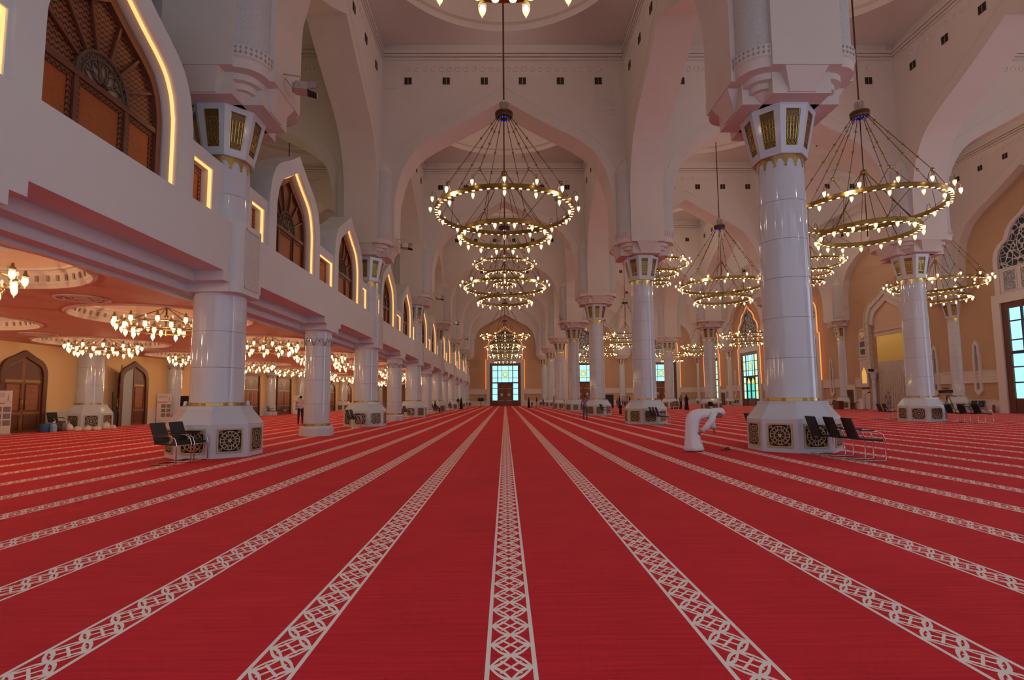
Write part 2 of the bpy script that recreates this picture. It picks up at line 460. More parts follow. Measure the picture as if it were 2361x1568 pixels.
# frieze and skirting of marble (baseboards)
def dado(name, spans, T):
    mb = MB()
    for a, b in spans:
        mb.box((a, -.05, 0), (b, 0, 1.0), 'wainscot', T); mb.box((a, -.08, .98), (b, 0, 1.04), 'wainscot', T)
        mb.box((a, -.06, 2.42), (b, 0, 3.34), 'plaster', T); mb.box((a, -.10, 3.30), (b, 0, 3.38), 'plaster', T); mb.box((a, -.10, 2.38), (b, 0, 2.45), 'plaster', T)
        n = max(1, int((b-a)/1.3))
        for i in range(n):
            x = a+(i+.5)*(b-a)/n
            for z in (2.62, 2.86, 3.10): mb.box((x-.5, -.085, z), (x+.5, -.06, z+.07), 'plaster', T)
    return struct(name, mb)
def gaps(lo, hi, holes):
    out = []; p = lo
    for a, b in sorted(holes):
        if a > p: out.append((p, a))
        p = max(p, b)
    if p < hi: out.append((p, hi))
    return out
dado('baseboard_far', gaps(-7.2, 38.5, [(x-3.74, x+3.74) for x in (0, 15.5, 31)]), Matrix.Translation((0, YF, 0)))
hol = [(bayY(i)-3.74, bayY(i)+3.74) for i in (2, 4, 5, 6)]+[(bayY(3)-4.7, bayY(3)+4.7), (59.08, 60.82), (94.05, 97.15)]
dado('baseboard_right', gaps(0, YF+2, [(YF-b, YF-a) for a, b in hol]), Matrix.Translation((XR, YF, 0)) @ Matrix.Rotation(-pi/2, 4, 'Z'))
mb = MB()
for a, b in gaps(-2, YF, [(y-w, y+w) for y, w in ((26.29, 1.27), (34.04, 1.27), (49.54, 1.84), (57.03, 1.84), (72.79, 1.27), (80.54, 1.27))]):
    mb.box((XL, a, 0), (XL+.05, b, .95), 'wainscot'); mb.box((XL, a, .93), (XL+.08, b, .99), 'wainscot')
struct('baseboard_left', mb)

# ------------------------------------------------------------------ gallery on the left: lower ceiling, balcony, upper floor
def gallery_ceiling():
    mb = MB(); z = 4.30; R = 2.76
    for i in range(14):
        for xc in (-11.625, -19.375):
            yc = Y0-B-B/4+B/2*(i+1)
            n = 64; h = B/4
            sq = []
            for k in range(n):
                a = 2*pi*k/n; q = h/max(abs(cos(a)), abs(sin(a))); sq.append((min(-8.55, xc+q*cos(a)), yc+q*sin(a)))
            vs = [(x, y, z) for x, y in sq]+[(xc+R*cos(2*pi*k/n), yc+R*sin(2*pi*k/n), z) for k in range(n)]
            mb.add(vs, [(k, (k+1) % n, n+(k+1) % n, n+k) for k in range(n)], 'gallery_ceiling')
    return mb
struct('ceiling', gallery_ceiling())
def coffer_mesh():
    mb = MB(); R = 2.76
    mb.lathe([(R, 0), (R-.04, -.05), (R-.10, -.05), (R-.13, .03), (R-.15, .06), (R-.2, .30), (R-.26, .36), (R-.34, .36), (R-.34, .42)], M['coffer_plaster'], 64)
    cap = [((R-.34)*cos(t), .42+.75*sin(t)) for t in [pi/2*i/7 for i in range(8)]]
    mb.lathe(cap, 'gallery_ceiling', 48, sharp=False)
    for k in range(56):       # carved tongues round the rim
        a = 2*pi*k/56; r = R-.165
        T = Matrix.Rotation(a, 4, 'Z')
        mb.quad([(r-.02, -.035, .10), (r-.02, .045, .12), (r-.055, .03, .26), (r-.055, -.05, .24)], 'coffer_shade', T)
    return mb.mesh('coffer')
COFF = coffer_mesh()
cc = 0
for i in range(14):
    for xc in (-11.625, -19.375):
        struct('ceiling_coffer', COFF, (xc, Y0-B-B/4+B/2*(i+1), 4.30))
def rose_mesh():
    mb = MB()
    for r, t in ((.62, .03), (.42, .022), (.16, .03)): mb.tube([(r*cos(2*pi*k/32), r*sin(2*pi*k/32), -.01) for k in range(32)], t, M['coffer_plaster'], 5, True)
    for k in range(8):
        a = 2*pi*k/8; mb.ball((.52*cos(a), .52*sin(a), 0), .07, M['coffer_plaster'], 6, 4, (1, 1, .5)); mb.ball((.29*cos(a), .29*sin(a), 0), .06, M['coffer_plaster'], 6, 4, (1, 1, .5))
    return mb.mesh('ceiling_rose')
ROSE = rose_mesh()
for n_, (x, y) in enumerate(((-11.7, 14.95), (-19.5, 22.7), (-11.7, 22.55), (-19.5, 30.3))):
    put('ceiling_rose', ROSE, None, (x, y, 4.285), 0, 'round plaster rose on gallery ceiling between the coffers, '+('first near the hall', 'first near the outer wall', 'second near the hall', 'second near the outer wall')[n_], 'ceiling rose', 'plaster roses on the gallery ceiling')
# beam / balcony
def balcony_mesh():
    mb = MB(); y0, y1 = -2.2, YF
    mb.box((-7.90, y0, 4.74), (-7.16, y1, 6.08), 'plaster_cool')              # parapet face
    mb.box((-8.21, y0, 4.46), (-7.90, y1, 5.3), 'plaster_cool')
    mb.box((-8.52, y0, 4.24), (-8.21, y1, 5.3), 'plaster_cool')
    mb.box((-23.2, y0, 5.05), (-8.21, y1, 5.3), 'plaster_cool')               # upper floor
    mb.box((-8.70, y0, 4.16), (-8.52, y1, 5.3), 'plaster_cool')
    for k in range(-2, 14):
        yc = Y0+B/2*k
        mb.box((-7.905, yc-1.05, 4.49), (-7.161, yc+1.05, 4.75), 'plaster_cool')
        mb.box((-8.215, yc-.75, 4.255), (-7.162, yc+.75, 4.50), 'plaster_cool')
        if k % 2 == 0:     # swelling with a carved panel over the tall columns
            poly = [(-7.17, -.70)]+[(-7.16+.22*sin(pi/2*i/6), -.70+.26*(1-cos(pi/2*i/6))) for i in range(7)]
            poly += [(x, -y) for x, y in poly[::-1]]
            vs = [(x, yc+y, 4.26) for x, y in poly]+[(x, yc+y, 6.16) for x, y in poly]; n = len(poly)
            mb.add(vs, [(i, (i+1) % n, n+(i+1) % n, n+i) for i in range(n)]+[tuple(range(n)), tuple(range(n, 2*n))], 'plaster_cool')
    return mb
struct('wall_balcony', balcony_mesh())
mb = MB(); mb.box((-.012, -.40, 0), (0, .40, 1.62), 'plaster_carved')
for a, b in ((-.40, -.36), (.36, .40)): mb.box((-.012, a, 0), (.02, b, 1.62), 'plaster')
mb.box((-.012, -.4, 0), (.02, .4, .04), 'plaster'); mb.box((-.012, -.4, 1.58), (.02, .4, 1.62), 'plaster')
CP = mb.mesh('carved_panel')
for k in range(0, 7): struct('trim_carved_panel', CP, (-6.935, Y0+B*k, 4.42))

# ------------------------------------------------------------------ columns
def oct_ring(a, z): 
    r = a/cos(pi/8); return [(r*cos(pi/8+pi/4*i), r*sin(pi/8+pi/4*i), z) for i in range(8)]
def base_mesh():
    mb = MB()
    for (a, z), (b, w) in zip([(1.06, 0), (1.06, .84), (1.04, .88), (.80, 1.22), (.80, 1.30)], [(1.06, .84), (1.04, .88), (.80, 1.22), (.80, 1.30), (.64, 1.30)]):
        r0, r1 = oct_ring(a, z), oct_ring(b, w)
        mb.add(r0+r1, [(i, (i+1) % 8, 8+(i+1) % 8, 8+i) for i in range(8)], 'marble')
    return mb.mesh('base')
def grille_mesh():
    # square bronze tracery, local: x across, z up, facing -y
    mb = MB(); s = .27; m = 'tracery'
    mb.quad([(-s, .015, -s), (s, .015, -s), (s, .015, s), (-s, .015, s)], 'dark')
    for a, b in (((-s-.035, -.012, -s-.035), (s+.035, .02, -s)), ((-s-.035, -.012, s), (s+.035, .02, s+.035)), ((-s-.035, -.012, -s), (-s, .02, s)), ((s, -.012, -s), (s+.035, .02, s))): mb.box(a, b, 'tracery')
    def circ(cx, cz, r, t=.009, n=20, a0=0, a1=2*pi):
        full = abs(a1-a0-2*pi) < 1e-6
        pts = [(cx+r*cos(a0+(a1-a0)*k/n), 0, cz+r*sin(a0+(a1-a0)*k/n)) for k in range(n if full else n+1)]
        mb.tube(pts, t, m, 4, full, False)
    circ(0, 0, .235, .010, 28); circ(0, 0, .125, .008, 20); circ(0, 0, .035, .014, 8)
    for k in range(8):
        a = pi/4*k+pi/8
        mb.tube([(0, 0, 0), (.125*cos(a), 0, .125*sin(a))], .007, m, 4, False, False)
        circ(.18*cos(pi/4*k), .18*sin(pi/4*k), .043, .008, 10)
        a2 = pi/4*k
        mb.tube([(.125*cos(a), 0, .125*sin(a)), (.235*cos(a2+.2), 0, .235*sin(a2+.2))], .007, m, 4, False, False)
        mb.tube([(.125*cos(a), 0, .125*sin(a)), (.235*cos(a2+pi/4-.2), 0, .235*sin(a2+pi/4-.2))], .007, m, 4, False, False)
    for sx in (-1, 1):
        for sz in (-1, 1):
            circ(sx*.225, sz*.225, .042, .008, 8); mb.tube([(sx*.166, 0, sz*.166), (sx*s, 0, sz*s)], .008, m, 4, False, False)
    return mb.mesh('grille')
def ring_mesh(r, z0, z1, n=40):
    mb = MB(); mb.lathe([(r-.02, z0), (r+.012, z0+.004), (r+.012, z1-.004), (r-.02, z1)], 'gold', n)
    for k in range(8):
        a = pi/4*k
        mb.box((-.05, -.012, z0+.01), (.05, .004, z1-.01), 'brass', Matrix.Rotation(a, 4, 'Z') @ Matrix.Translation((0, -(r+.012), 0)))
    return mb.mesh('gold_ring')
def shaft_mesh(segs, r0, r1, z0, z1):
    # drums with fine dark joints
    mb = MB(); zs = [z for z in segs if z0 < z < z1]; lim = [z0]+zs+[z1]
    R = lambda z: r0+(r1-r0)*(z-z0)/(z1-z0)
    for i in range(len(lim)-1):
        a = lim[i]+(.006 if i else 0); b = lim[i+1]-(.006 if i < len(lim)-2 else 0)
        mb.lathe([(R(a), a), (R(b), b)], 'marble', 40)
        if i: mb.lathe([(R(lim[i])-.006, lim[i]-.007), (R(lim[i])-.006, lim[i]+.007)], 'marble_joint', 40)
    return mb.mesh('shaft')
def trim_mesh(r, zt):
    # gilded scallop crown hanging round the neck of the shaft
    mb = MB(); teeth = 14; S = 12; n = teeth*S; pat = [.26, .245, .20, .13, .105, .095, .09, .095, .105, .13, .20, .245]
    vs = []
    for k in range(n):
        a = 2*pi*k/n; vs += [((r+.012)*cos(a), (r+.012)*sin(a), zt), ((r+.012)*cos(a), (r+.012)*sin(a), zt-pat[k % S])]
    mb.add(vs, [(2*k, 2*((k+1) % n), 2*((k+1) % n)+1, 2*k+1) for k in range(n)], 'gold')
    for k in range(teeth):
        a = 2*pi*k/teeth; c = Vector((cos(a)*(r+.015), sin(a)*(r+.015), zt-.285)); t = Vector((-sin(a), cos(a), 0)); u = Vector((0, 0, 1))
        mb.quad([c-t*.045, c-u*.05, c+t*.045, c+u*.05], 'gold')
    return mb.mesh('crown_trim')
def capital_mesh():
    mb = MB(); r0, r1 = .655, .90; z0, z1 = 8.02, 9.28
    a, b, w = oct_ring(r0, z0), oct_ring(r1, z1), None
    # hollow frame of eight flared faces with a sunk panel each
    for i in range(8):
        j = (i+1) % 8
        A, B_, C, D = map(Vector, (a[i], a[j], b[j], b[i]))
        def pt(u, v): 
            lo = A.lerp(B_, u); hi = D.lerp(C, u); return lo.lerp(hi, v)
        u0, u1, v0, v1 = .22, .78, .13, .88
        q = [pt(0, 0), pt(1, 0), pt(1, 1), pt(0, 1), pt(u0, v0), pt(u1, v0), pt(u1, v1), pt(u0, v1)]
        nrm = ((B_-A).cross(D-A)).normalized()
        inn = [p-nrm*.045 for p in q[4:]]
        mb.add(q+inn, [(0, 1, 5, 4), (1, 2, 6, 5), (2, 3, 7, 6), (3, 0, 4, 7), (4, 5, 9, 8), (5, 6, 10, 9), (6, 7, 11, 10), (7, 4, 8, 11)], 'marble')
    mb.add(a, [tuple(range(8))], 'marble')
    mb.lathe([(r0/cos(pi/8), z0), (r0/cos(pi/8)+.012, z0-.01), (r0/cos(pi/8)+.012, z0-.045), (.60, z0-.05)], 'marble', 8, rot=pi/8, smooth=False)
    mb.lathe([(r1/cos(pi/8), z1), (1.0/cos(pi/8), z1+.001)], 'marble', 8, rot=pi/8)
    return mb.mesh('capital')
def lattice_panel_mesh():
    # gilded lattice of one capital face, in column coordinates for the face whose normal is +x
    mb = MB(); r0, r1 = .655, .90; z0, z1 = 8.02, 9.28
    t8 = math.tan(pi/8)
    def P(u, v, d=0.):  # u -1..1 over the face
        r = r0+(r1-r0)*v; n = Vector((z1-z0, 0, -(r1-r0))).normalized()
        return Vector((r, u*r*t8, z0+(z1-z0)*v))-n*d
    U = .56
    mb.quad([P(-U, .13, .04), P(U, .13, .04), P(U, .88, .04), P(-U, .88, .04)], 'lattice_back')
    def bar(p, q, t=.009, m='gold'): mb.tube([P(*p, .03), P(*q, .03)], t, m, 4, False, False, caps=False)
    for u in (-1, 1): bar((u*(U-.03), .13), (u*(U-.03), .88), .014)
    for v in (.145, .27, .62, .72, .865): bar((-U, v), (U, v), .012)
    for u in (-.37, -.125, .125, .37): bar((u, .27), (u, .72), .010)
    for i in range(3):
        a, b = -.55+.367*i, -.55+.367*(i+1); bar((a, .15), (b, .27)); bar((b, .15), (a, .27)); bar((a, .62), (b, .72), .008); bar((b, .62), (a, .72), .008)
    for j in range(3):
        for i in range(4):
            a, b = -.5+.25*i, -.25+.25*i; v = .28+.113*j; bar((a, v), (b, v+.113), .006); bar((b, v), (a, v+.113), .006)
    return mb.mesh('lattice_panel')
DR = [.46+1.02*k for k in range(1, 9)]
DRUM = [1.385+1.1*k for k in range(1, 7)]
DRUM = [2.44, 3.52, 4.60, 5.66, 6.72]
BASE, GRILLE, RING, CAP, LPAN = base_mesh(), grille_mesh(), ring_mesh(.65, 1.30, 1.385), capital_mesh(), lattice_panel_mesh()
SHAFT = shaft_mesh(DRUM, .645, .605, 1.385, 7.97)
SHAFT_L = shaft_mesh([2.3, 3.25], .655, .645, 1.385, 4.262)      # below the balcony
SHAFT_U = shaft_mesh([6.95], .63, .605, 5.9, 7.97)
TRIM = trim_mesh(.605, 7.97)
SHAFT_G = shaft_mesh([2.35, 3.3], .66, .65, 1.385, 4.30)
GP = []
for i in range(8):
    a = pi/4*i; d = 1.06+.017
    GP.append(('grille', GRILLE, (d*sin(a), -d*cos(a), .43), a))
TALL = [('base', BASE, (0, 0, 0), 0)]+GP+[('gold_ring', RING, (0, 0, 0), 0), ('shaft', SHAFT, (0, 0, 0), 0), ('crown_trim', TRIM, (0, 0, 0), 0),
        ('capital', CAP, (0, 0, 0), 0, [('lattice_panel', LPAN, (0, 0, 0), pi/4*i) for i in range(8)]), ('corbel', CORB, (0, 0, 0), 0)]
TALL_L = [p for p in TALL if p[0] != 'shaft']+[('shaft', SHAFT_L, (0, 0, 0), 0), ('shaft', SHAFT_U, (0, 0, 0), 0)]
SHORT = [('base', BASE, (0, 0, 0), 0)]+GP+[('gold_ring', RING, (0, 0, 0), 0), ('shaft', SHAFT_G, (0, 0, 0), 0)]
for k in range(-1, 7):
    for x in XC:
        o = struct('pier', PIER, (x, Y0+B*k, 0)); put('pierced_band', PBAND, o)
        for q in (1, 2, 3): put('pierced_band', PBAND, o, (0, 0, 0), q*pi/2)
rowname = {-7.75: 'row under the gallery balcony', 7.75: 'right row of the nave', 23.25: 'second row to the right', 38.75: 'row against the mihrab wall'}
for x in XC[1:]:
    for k in range(0, 7):
        y = Y0+B*k
        if not (seen(x, y, 5, 60) or seen(x, y, 1, 60) or seen(x, y, 9, 60)): continue
        far = k == 6
        lab = 'tall white marble column, %s from the front, %s' % (ORD[k], rowname[x])
        if far: lab = 'tall white marble column at the far wall, end of %s' % rowname[x]
        assemble('marble_column', lab, 'column', TALL_L if x < 0 else TALL, (x, y, 0), 0, 'tall white marble columns with octagonal bases', 'thing')
# slender columns between them under the balcony
def thin_parts():
    mb = MB(); 
    for (a, z), (b, w) in zip([(.62, 0), (.62, .30), (.60, .33), (.56, .40)], [(.62, .30), (.60, .33), (.56, .40), (.50, .40)]):
        r0, r1 = oct_ring(a, z), oct_ring(b, w); mb.add(r0+r1, [(i, (i+1) % 8, 8+(i+1) % 8, 8+i) for i in range(8)], 'marble')
    base = mb.mesh('base')
    ring = ring_mesh(.505, .40, .49)
    sh = shaft_mesh([1.28, 2.24, 3.20], .505, .50, .49, 4.262)
    mb = MB(); mb.lathe([(.5, 3.62), (.515, 3.66), (.545, 3.80), (.555, 3.9), (.53, 3.94), (.53, 4.262)], 'marble', 40)
    for k in range(8):
        a = pi/4*k+pi/8
        T = Matrix.Rotation(a, 4, 'Z') @ Matrix.Translation((.55, 0, 3.84)) @ Matrix.Rotation(pi/2, 4, 'Y')
        mb.lathe([(0, .02), (.035, .02), (.05, 0)], 'marble_joint', 10, T)
        for s in (-1, 1):
            mb.tube([(.56*cos(a+s*b), .56*sin(a+s*b), z) for b, z in ((.12, 3.93), (.2, 3.90), (.28, 3.8), (.33, 3.68), (.39, 3.63))], .016, 'marble_joint', 4)
    cap = mb.mesh('capital')
    return [('base', base, (0, 0, 0), 0), ('gold_ring', ring, (0, 0, 0), 0), ('shaft', sh, (0, 0, 0), 0), ('capital', cap, (0, 0, 0), 0)]
THIN = thin_parts()
for k in range(0, 6):
    assemble('slender_column', 'slender marble column under the balcony with dotted leaf capital, %s from the front' % ORD[k], 'column', THIN, (-7.75, Y0+B*(k+.5), 0), 0, 'slender columns under the balcony', 'thing')
for k in range(1, 6):
    if seen(-22.9, Y0+B*k, 2): assemble('marble_column', 'short marble column with pierced base standing at the left gallery wall, %s from the front' % ORD[k-1], 'column', SHORT, (-22.9, Y0+B*k, 0), 0, 'columns at the gallery wall', 'thing')
for k in range(1, 6):
    if seen(-22.9, Y0+B*(k+.5), 2): assemble('slender_column', 'slender marble half column against the left gallery wall, %s from the front' % ORD[k-1], 'column', THIN, (-23.0, Y0+B*(k+.5), 0), 0, 'slender columns at the gallery wall', 'thing')

# ------------------------------------------------------------------ arched wooden screens above the balcony
XS = -7.51
def hood_mesh():
    mb = MB()
    inn = [(-1.80, 5.9)]+arch_full(1.80, 7.62, 9.70)+[(1.80, 5.9)]
    out = [(-2.34, 5.9)]+arch_full(2.34, 7.66, 10.28)+[(2.34, 5.9)]
    T = Matrix.Rotation(pi/2, 4, 'Z')           # local x -> world y, local y -> world -x
    mb.band(inn, out, -.07, .95, 'plaster_cool', T)
    return mb.mesh('hood')
def screen_mesh():
    mb = MB(); T = Matrix.Rotation(pi/2, 4, 'Z'); d = .34
    inn = [(-1.72, 5.9)]+arch_full(1.72, 7.60, 9.58)+[(1.72, 5.9)]
    frm = [(-1.56, 5.9)]+arch_full(1.56, 7.55, 9.33)+[(1.56, 5.9)]
    mb.band(frm, inn, d-.05, d+.08, 'wood_frame', T)
    n = len(frm)
    # solid pierced panels below the transom, lattice above
    mb.quad([(-1.56, d+.05, 5.9), (1.56, d+.05, 5.9), (1.56, d+.05, 7.45), (-1.56, d+.05, 7.45)], 'screen_wood', T)
    up = [(x, z) for x, z in frm if z > 7.4]
    mb.quad([(-1.56, d+.06, 7.45), (1.56, d+.06, 7.45)]+[(x, d+.06, z) for x, z in up[::-1]], 'lattice_wood', T)
    for x in (-.66, .66):
        mb.box((x-.05, d-.02, 5.9), (x+.05, d+.06, 7.45), 'wood_frame', T)
        for s in (-1, 1): mb.box((x+s*.11-.045, d+.03, 5.9), (x+s*.11+.045, d+.052, 7.42), 'lattice_wood', T)
    for x in (-1.5, 1.5): mb.box((x-.05, d+.03, 5.9), (x+.05, d+.052, 7.42), 'lattice_wood', T)
    mb.box((-1.58, d-.03, 7.40), (1.58, d+.06, 7.52), 'wood_frame', T)
    mb.box((-1.5, d+.02, 7.30), (1.5, d+.052, 7.40), 'lattice_wood', T)
    for a in (28, 52, 76, 104, 128, 152):          # ribs of the fan
        ar = radians(a); c, s = cos(ar), sin(ar); L_ = 2.6
        # stop at the frame
        t = .75
        while t < 2.6:
            x, z = t*c, 7.50+t*s; k = 0
            for (xa, za), (xb, zb) in zip(up, up[1:]):
                if min(xa, xb) <= x <= max(xa, xb): k = za+(zb-za)*((x-xa)/(xb-xa) if abs(xb-xa) > 1e-6 else 0)
            if abs(x) > 1.56 or (k and z > k): break
            t += .03
        mb.tube([(.70*c, d+.02, 7.5+.70*s), (t*c, d+.02, 7.5+t*s)], .04, 'wood_frame', 4, False, False, T)
    return mb.mesh('wooden_screen')
def rosette_mesh():
    mb = MB(); T = Matrix.Rotation(pi/2, 4, 'Z'); d = .34
    half = lambda r, n=20: [(r*cos(pi*k/n), d-.01, 7.5+r*sin(pi*k/n)) for k in range(n+1)]
    mb.quad([(p[0], d+.055, p[2]) for p in half(.68)], 'screen_back', T)
    for r, t in ((.68, .035), (.54, .02)): mb.tube(half(r), t, 'rosette_wood', 5, False, T=T)
    for k in range(13):
        a = pi*(k+.5)/13; mb.tube([(.61*cos(a)+.05*cos(q*pi/3), d, 7.5+.61*sin(a)+.05*sin(q*pi/3)) for q in range(6)], .014, 'rosette_wood', 4, True, T=T)
    for k in range(5):
        a = pi*(k+.5)/5; ax = Vector((cos(a), 0, sin(a))); sd = Vector((-sin(a), 0, cos(a)))
        for s in (-1, 1):
            mb.tube([Vector((0, d, 7.5))+ax*(.05+.47*u)+sd*(s*.11*sin(pi*u)) for u in [i/8 for i in range(9)]], .022, 'rosette_wood', 4, T=T)
        a2 = pi*k/5+pi/10+pi/10
        if k < 4: mb.tube([Vector((.2*cos(a2), d, 7.5+.2*sin(a2))), Vector((.53*cos(a2), d, 7.5+.53*sin(a2)))], .02, 'rosette_wood', 4, T=T)
    return mb.mesh('rosette')
def led_mesh():
    mb = MB(); T = Matrix.Rotation(pi/2, 4, 'Z')
    a = [(-1.797, 5.9)]+arch_full(1.797, 7.62, 9.69)+[(1.797, 5.9)]
    b = [(-1.755, 5.9)]+arch_full(1.755, 7.60, 9.635)+[(1.755, 5.9)]
    mb.band(b, a, .045, .10, 'led', T)
    return mb.mesh('led_strip')
HOOD, SCR, ROS, LED = hood_mesh(), screen_mesh(), rosette_mesh(), led_mesh()
ARCH = [('hood', HOOD, (0, 0, 0), 0), ('wooden_screen', SCR, (0, 0, 0), 0, [('rosette', ROS, (0, 0, 0), 0)]), ('led_strip', LED, (0, 0, 0), 0)]
def small_parts(w):
    T = Matrix.Rotation(pi/2, 4, 'Z'); d = .30
    mb = MB(); mb.quad([(-w, d, 5.9), (w, d, 5.9), (w, d, 7.37), (-w, d, 7.37)], 'wood_frame', T)
    g = w-.11
    for x in (-g, g): mb.box((x-.05, d-.03, 5.9), (x+.05, d-.005, 7.24), 'lattice_wood', T)
    mb.box((-g, d-.03, 7.16), (g, d-.005, 7.25), 'lattice_wood', T)
    mb.quad([(-g+.05, d-.01, 5.9), (g-.05, d-.01, 5.9), (g-.05, d-.01, 7.16), (-g+.05, d-.01, 7.16)], 'screen_wood', T)
    pan = mb.mesh('wooden_panel')
    mb = MB(); mb.band([(-w+.05, 5.9), (-w+.05, 7.33), (w-.05, 7.33), (w-.05, 5.9)], [(-w, 5.9), (-w, 7.38), (w, 7.38), (w, 5.9)], .04, .10, 'led', T)
    return [('wooden_panel', pan, (0, 0, 0), 0), ('led_strip', mb.mesh('led_strip'), (0, 0, 0), 0)]
SM1, SM2 = small_parts(.42), small_parts(.90)
def screen_wall():
    # low wall with rectangular openings, between the hoods and the columns
    mb = MB()
    def seg(a, b, z0, z1): mb.box((XS-.95, a, z0), (XS, b, z1), 'plaster_cool')
    for k in range(-1, 7):
        y = Y0+B*k
        for s in (-1, 1):
            for c, w in ((1.50, .42), (7.75, .62)):
                pass
        # from column k to column k+1
        op = [(1.08, 1.92), (2.60, 6.32), (6.85, 8.65), (9.18, 12.90), (13.58, 14.42)]
        prev = 0.
        for i, (a, b) in enumerate(op):
            seg(y+prev, y+a, 5.3, 7.72)
            if i % 2 == 0: seg(y+a, y+b, 7.37, 7.72)
            prev = b
        seg(y+prev, y+B, 5.3, 7.72)
    return mb
struct('wall_screen', screen_wall())
na = ns = 0
for k in range(-1, 6):
    y = Y0+B*k
    for j, c in enumerate((4.46, 11.04)):
        if seen(XS, y+c, 7.5, 250) :
            assemble('arched_screen', 'pointed arch with glowing edge and carved wooden screen above the balcony, %s from the front' % ORD[na], 'screen', ARCH, (XS, y+c, 0), 0, 'arched wooden screens above the balcony'); na += 1
    for c, P in ((1.50, SM1), (7.75, SM2), (14.0, SM1)):
        if seen(XS, y+c, 7., 120):
            assemble('screen_window', 'small square wooden screen with lit edge above the balcony, %s from the front' % (ORD[ns] if ns < 16 else str(ns+1)+'th'), 'screen', P, (XS, y+c, 0), 0, 'small square screens above the balcony'); ns += 1
# upper gallery back wall colouring is left to the tan wall

# ------------------------------------------------------------------ chandeliers
def lamp_mesh(hook=True):
    mb = MB()
    # origin at the foot of the glass cup; z up
    mb.lathe([(.0, -.09), (.012, -.08), (.012, -.055), (.026, -.045), (.05, 0), (.066, .05), (.068, .12), (.076, .15)], 'glow', 8, sharp=False)
    mb.lathe([(.08, .145), (.08, .16), (.045, .175)], 'brass', 8)
    return mb.mesh('lamp')
def bulb_mesh():
    mb = MB(); mb.ball((0, 0, .09), .045, 'bulb', 6, 5, (1, 1, 1.4)); return mb.mesh('bulb')
LAMP, BULB = lamp_mesh(), bulb_mesh()
def ringband_mesh(R, up_lights):
    mb = MB()
    mb.lathe([(R-.07, -.05), (R+.07, -.05), (R+.07, .10), (R+.055, .13), (R-.055, .13), (R-.07, .10), (R-.07, -.05)], 'brass', 56)
    n = int(R*2*pi/.30)
    for k in range(n):
        a = 2*pi*k/n
        mb.lathe([(.066, -.052), (0, -.066)], 'downlight', 8, Matrix.Translation((R*cos(a), R*sin(a), 0)))
    if up_lights:
        for k in range(8):
            a = 2*pi*(k+.5)/8; mb.ball((R*cos(a), R*sin(a), .19), .05, 'glow', 6, 4, (1, 1, 1.3))
    return mb.mesh('ring')
def arm_mesh(r, out):
    # bracket that carries one lamp: r>0 hooks outwards and up
    mb = MB()
    if out: pts = [(-.20, 0, .02), (-.14, 0, .30), (-.06, 0, .38), (.0, 0, .33), (0, 0, .20)]
    else: pts = [(.0, 0, .22), (0, 0, .28)]
    mb.tube(pts, .012, 'bronze', 4); return mb.mesh('bracket')
ARM_O, ARM_I = arm_mesh(1, True), arm_mesh(1, False)
def rod_mesh(z0, z1, r=.035):
    mb = MB(); mb.tube([(0, 0, z0), (0, 0, z1)], r, 'bronze', 6); return mb.mesh('rod')
def drum_mesh():
    mb = MB()
    mb.lathe([(.0, .60), (.06, .58), (.06, .5), (.18, .46), (.20, .42), (.20, .06), (.24, .02)], 'steel', 20)
    mb.lathe([(.24, .03), (.36, .02), (.375, -.03), (.375, -.16), (.36, -.20), (.27, -.22)], 'bronze', 28)
    mb.lathe([(.36, .025), (.385, 0), (.385, -.04)], 'brass', 28)
    mb.lathe([(.27, -.22), (.15, -.27), (0, -.28)], 'dark', 16)
    for k in range(10):
        a = 2*pi*k/10; mb.ball((.19*cos(a), .19*sin(a), -.255), .028, 'blue_led', 5, 4)
    return mb.mesh('motor_housing')
DRUMM = drum_mesh()
def cable_mesh(p, q, beads=4, r=.014):
    mb = MB(); p, q = Vector(p), Vector(q); mb.tube([p, q], r, 'bronze', 5)
    for i in range(beads):
        c = p.lerp(q, .12+.8*i/max(1, beads-.4)); mb.ball(c, .055, 'brass', 8, 6)
    return mb.mesh('cable')
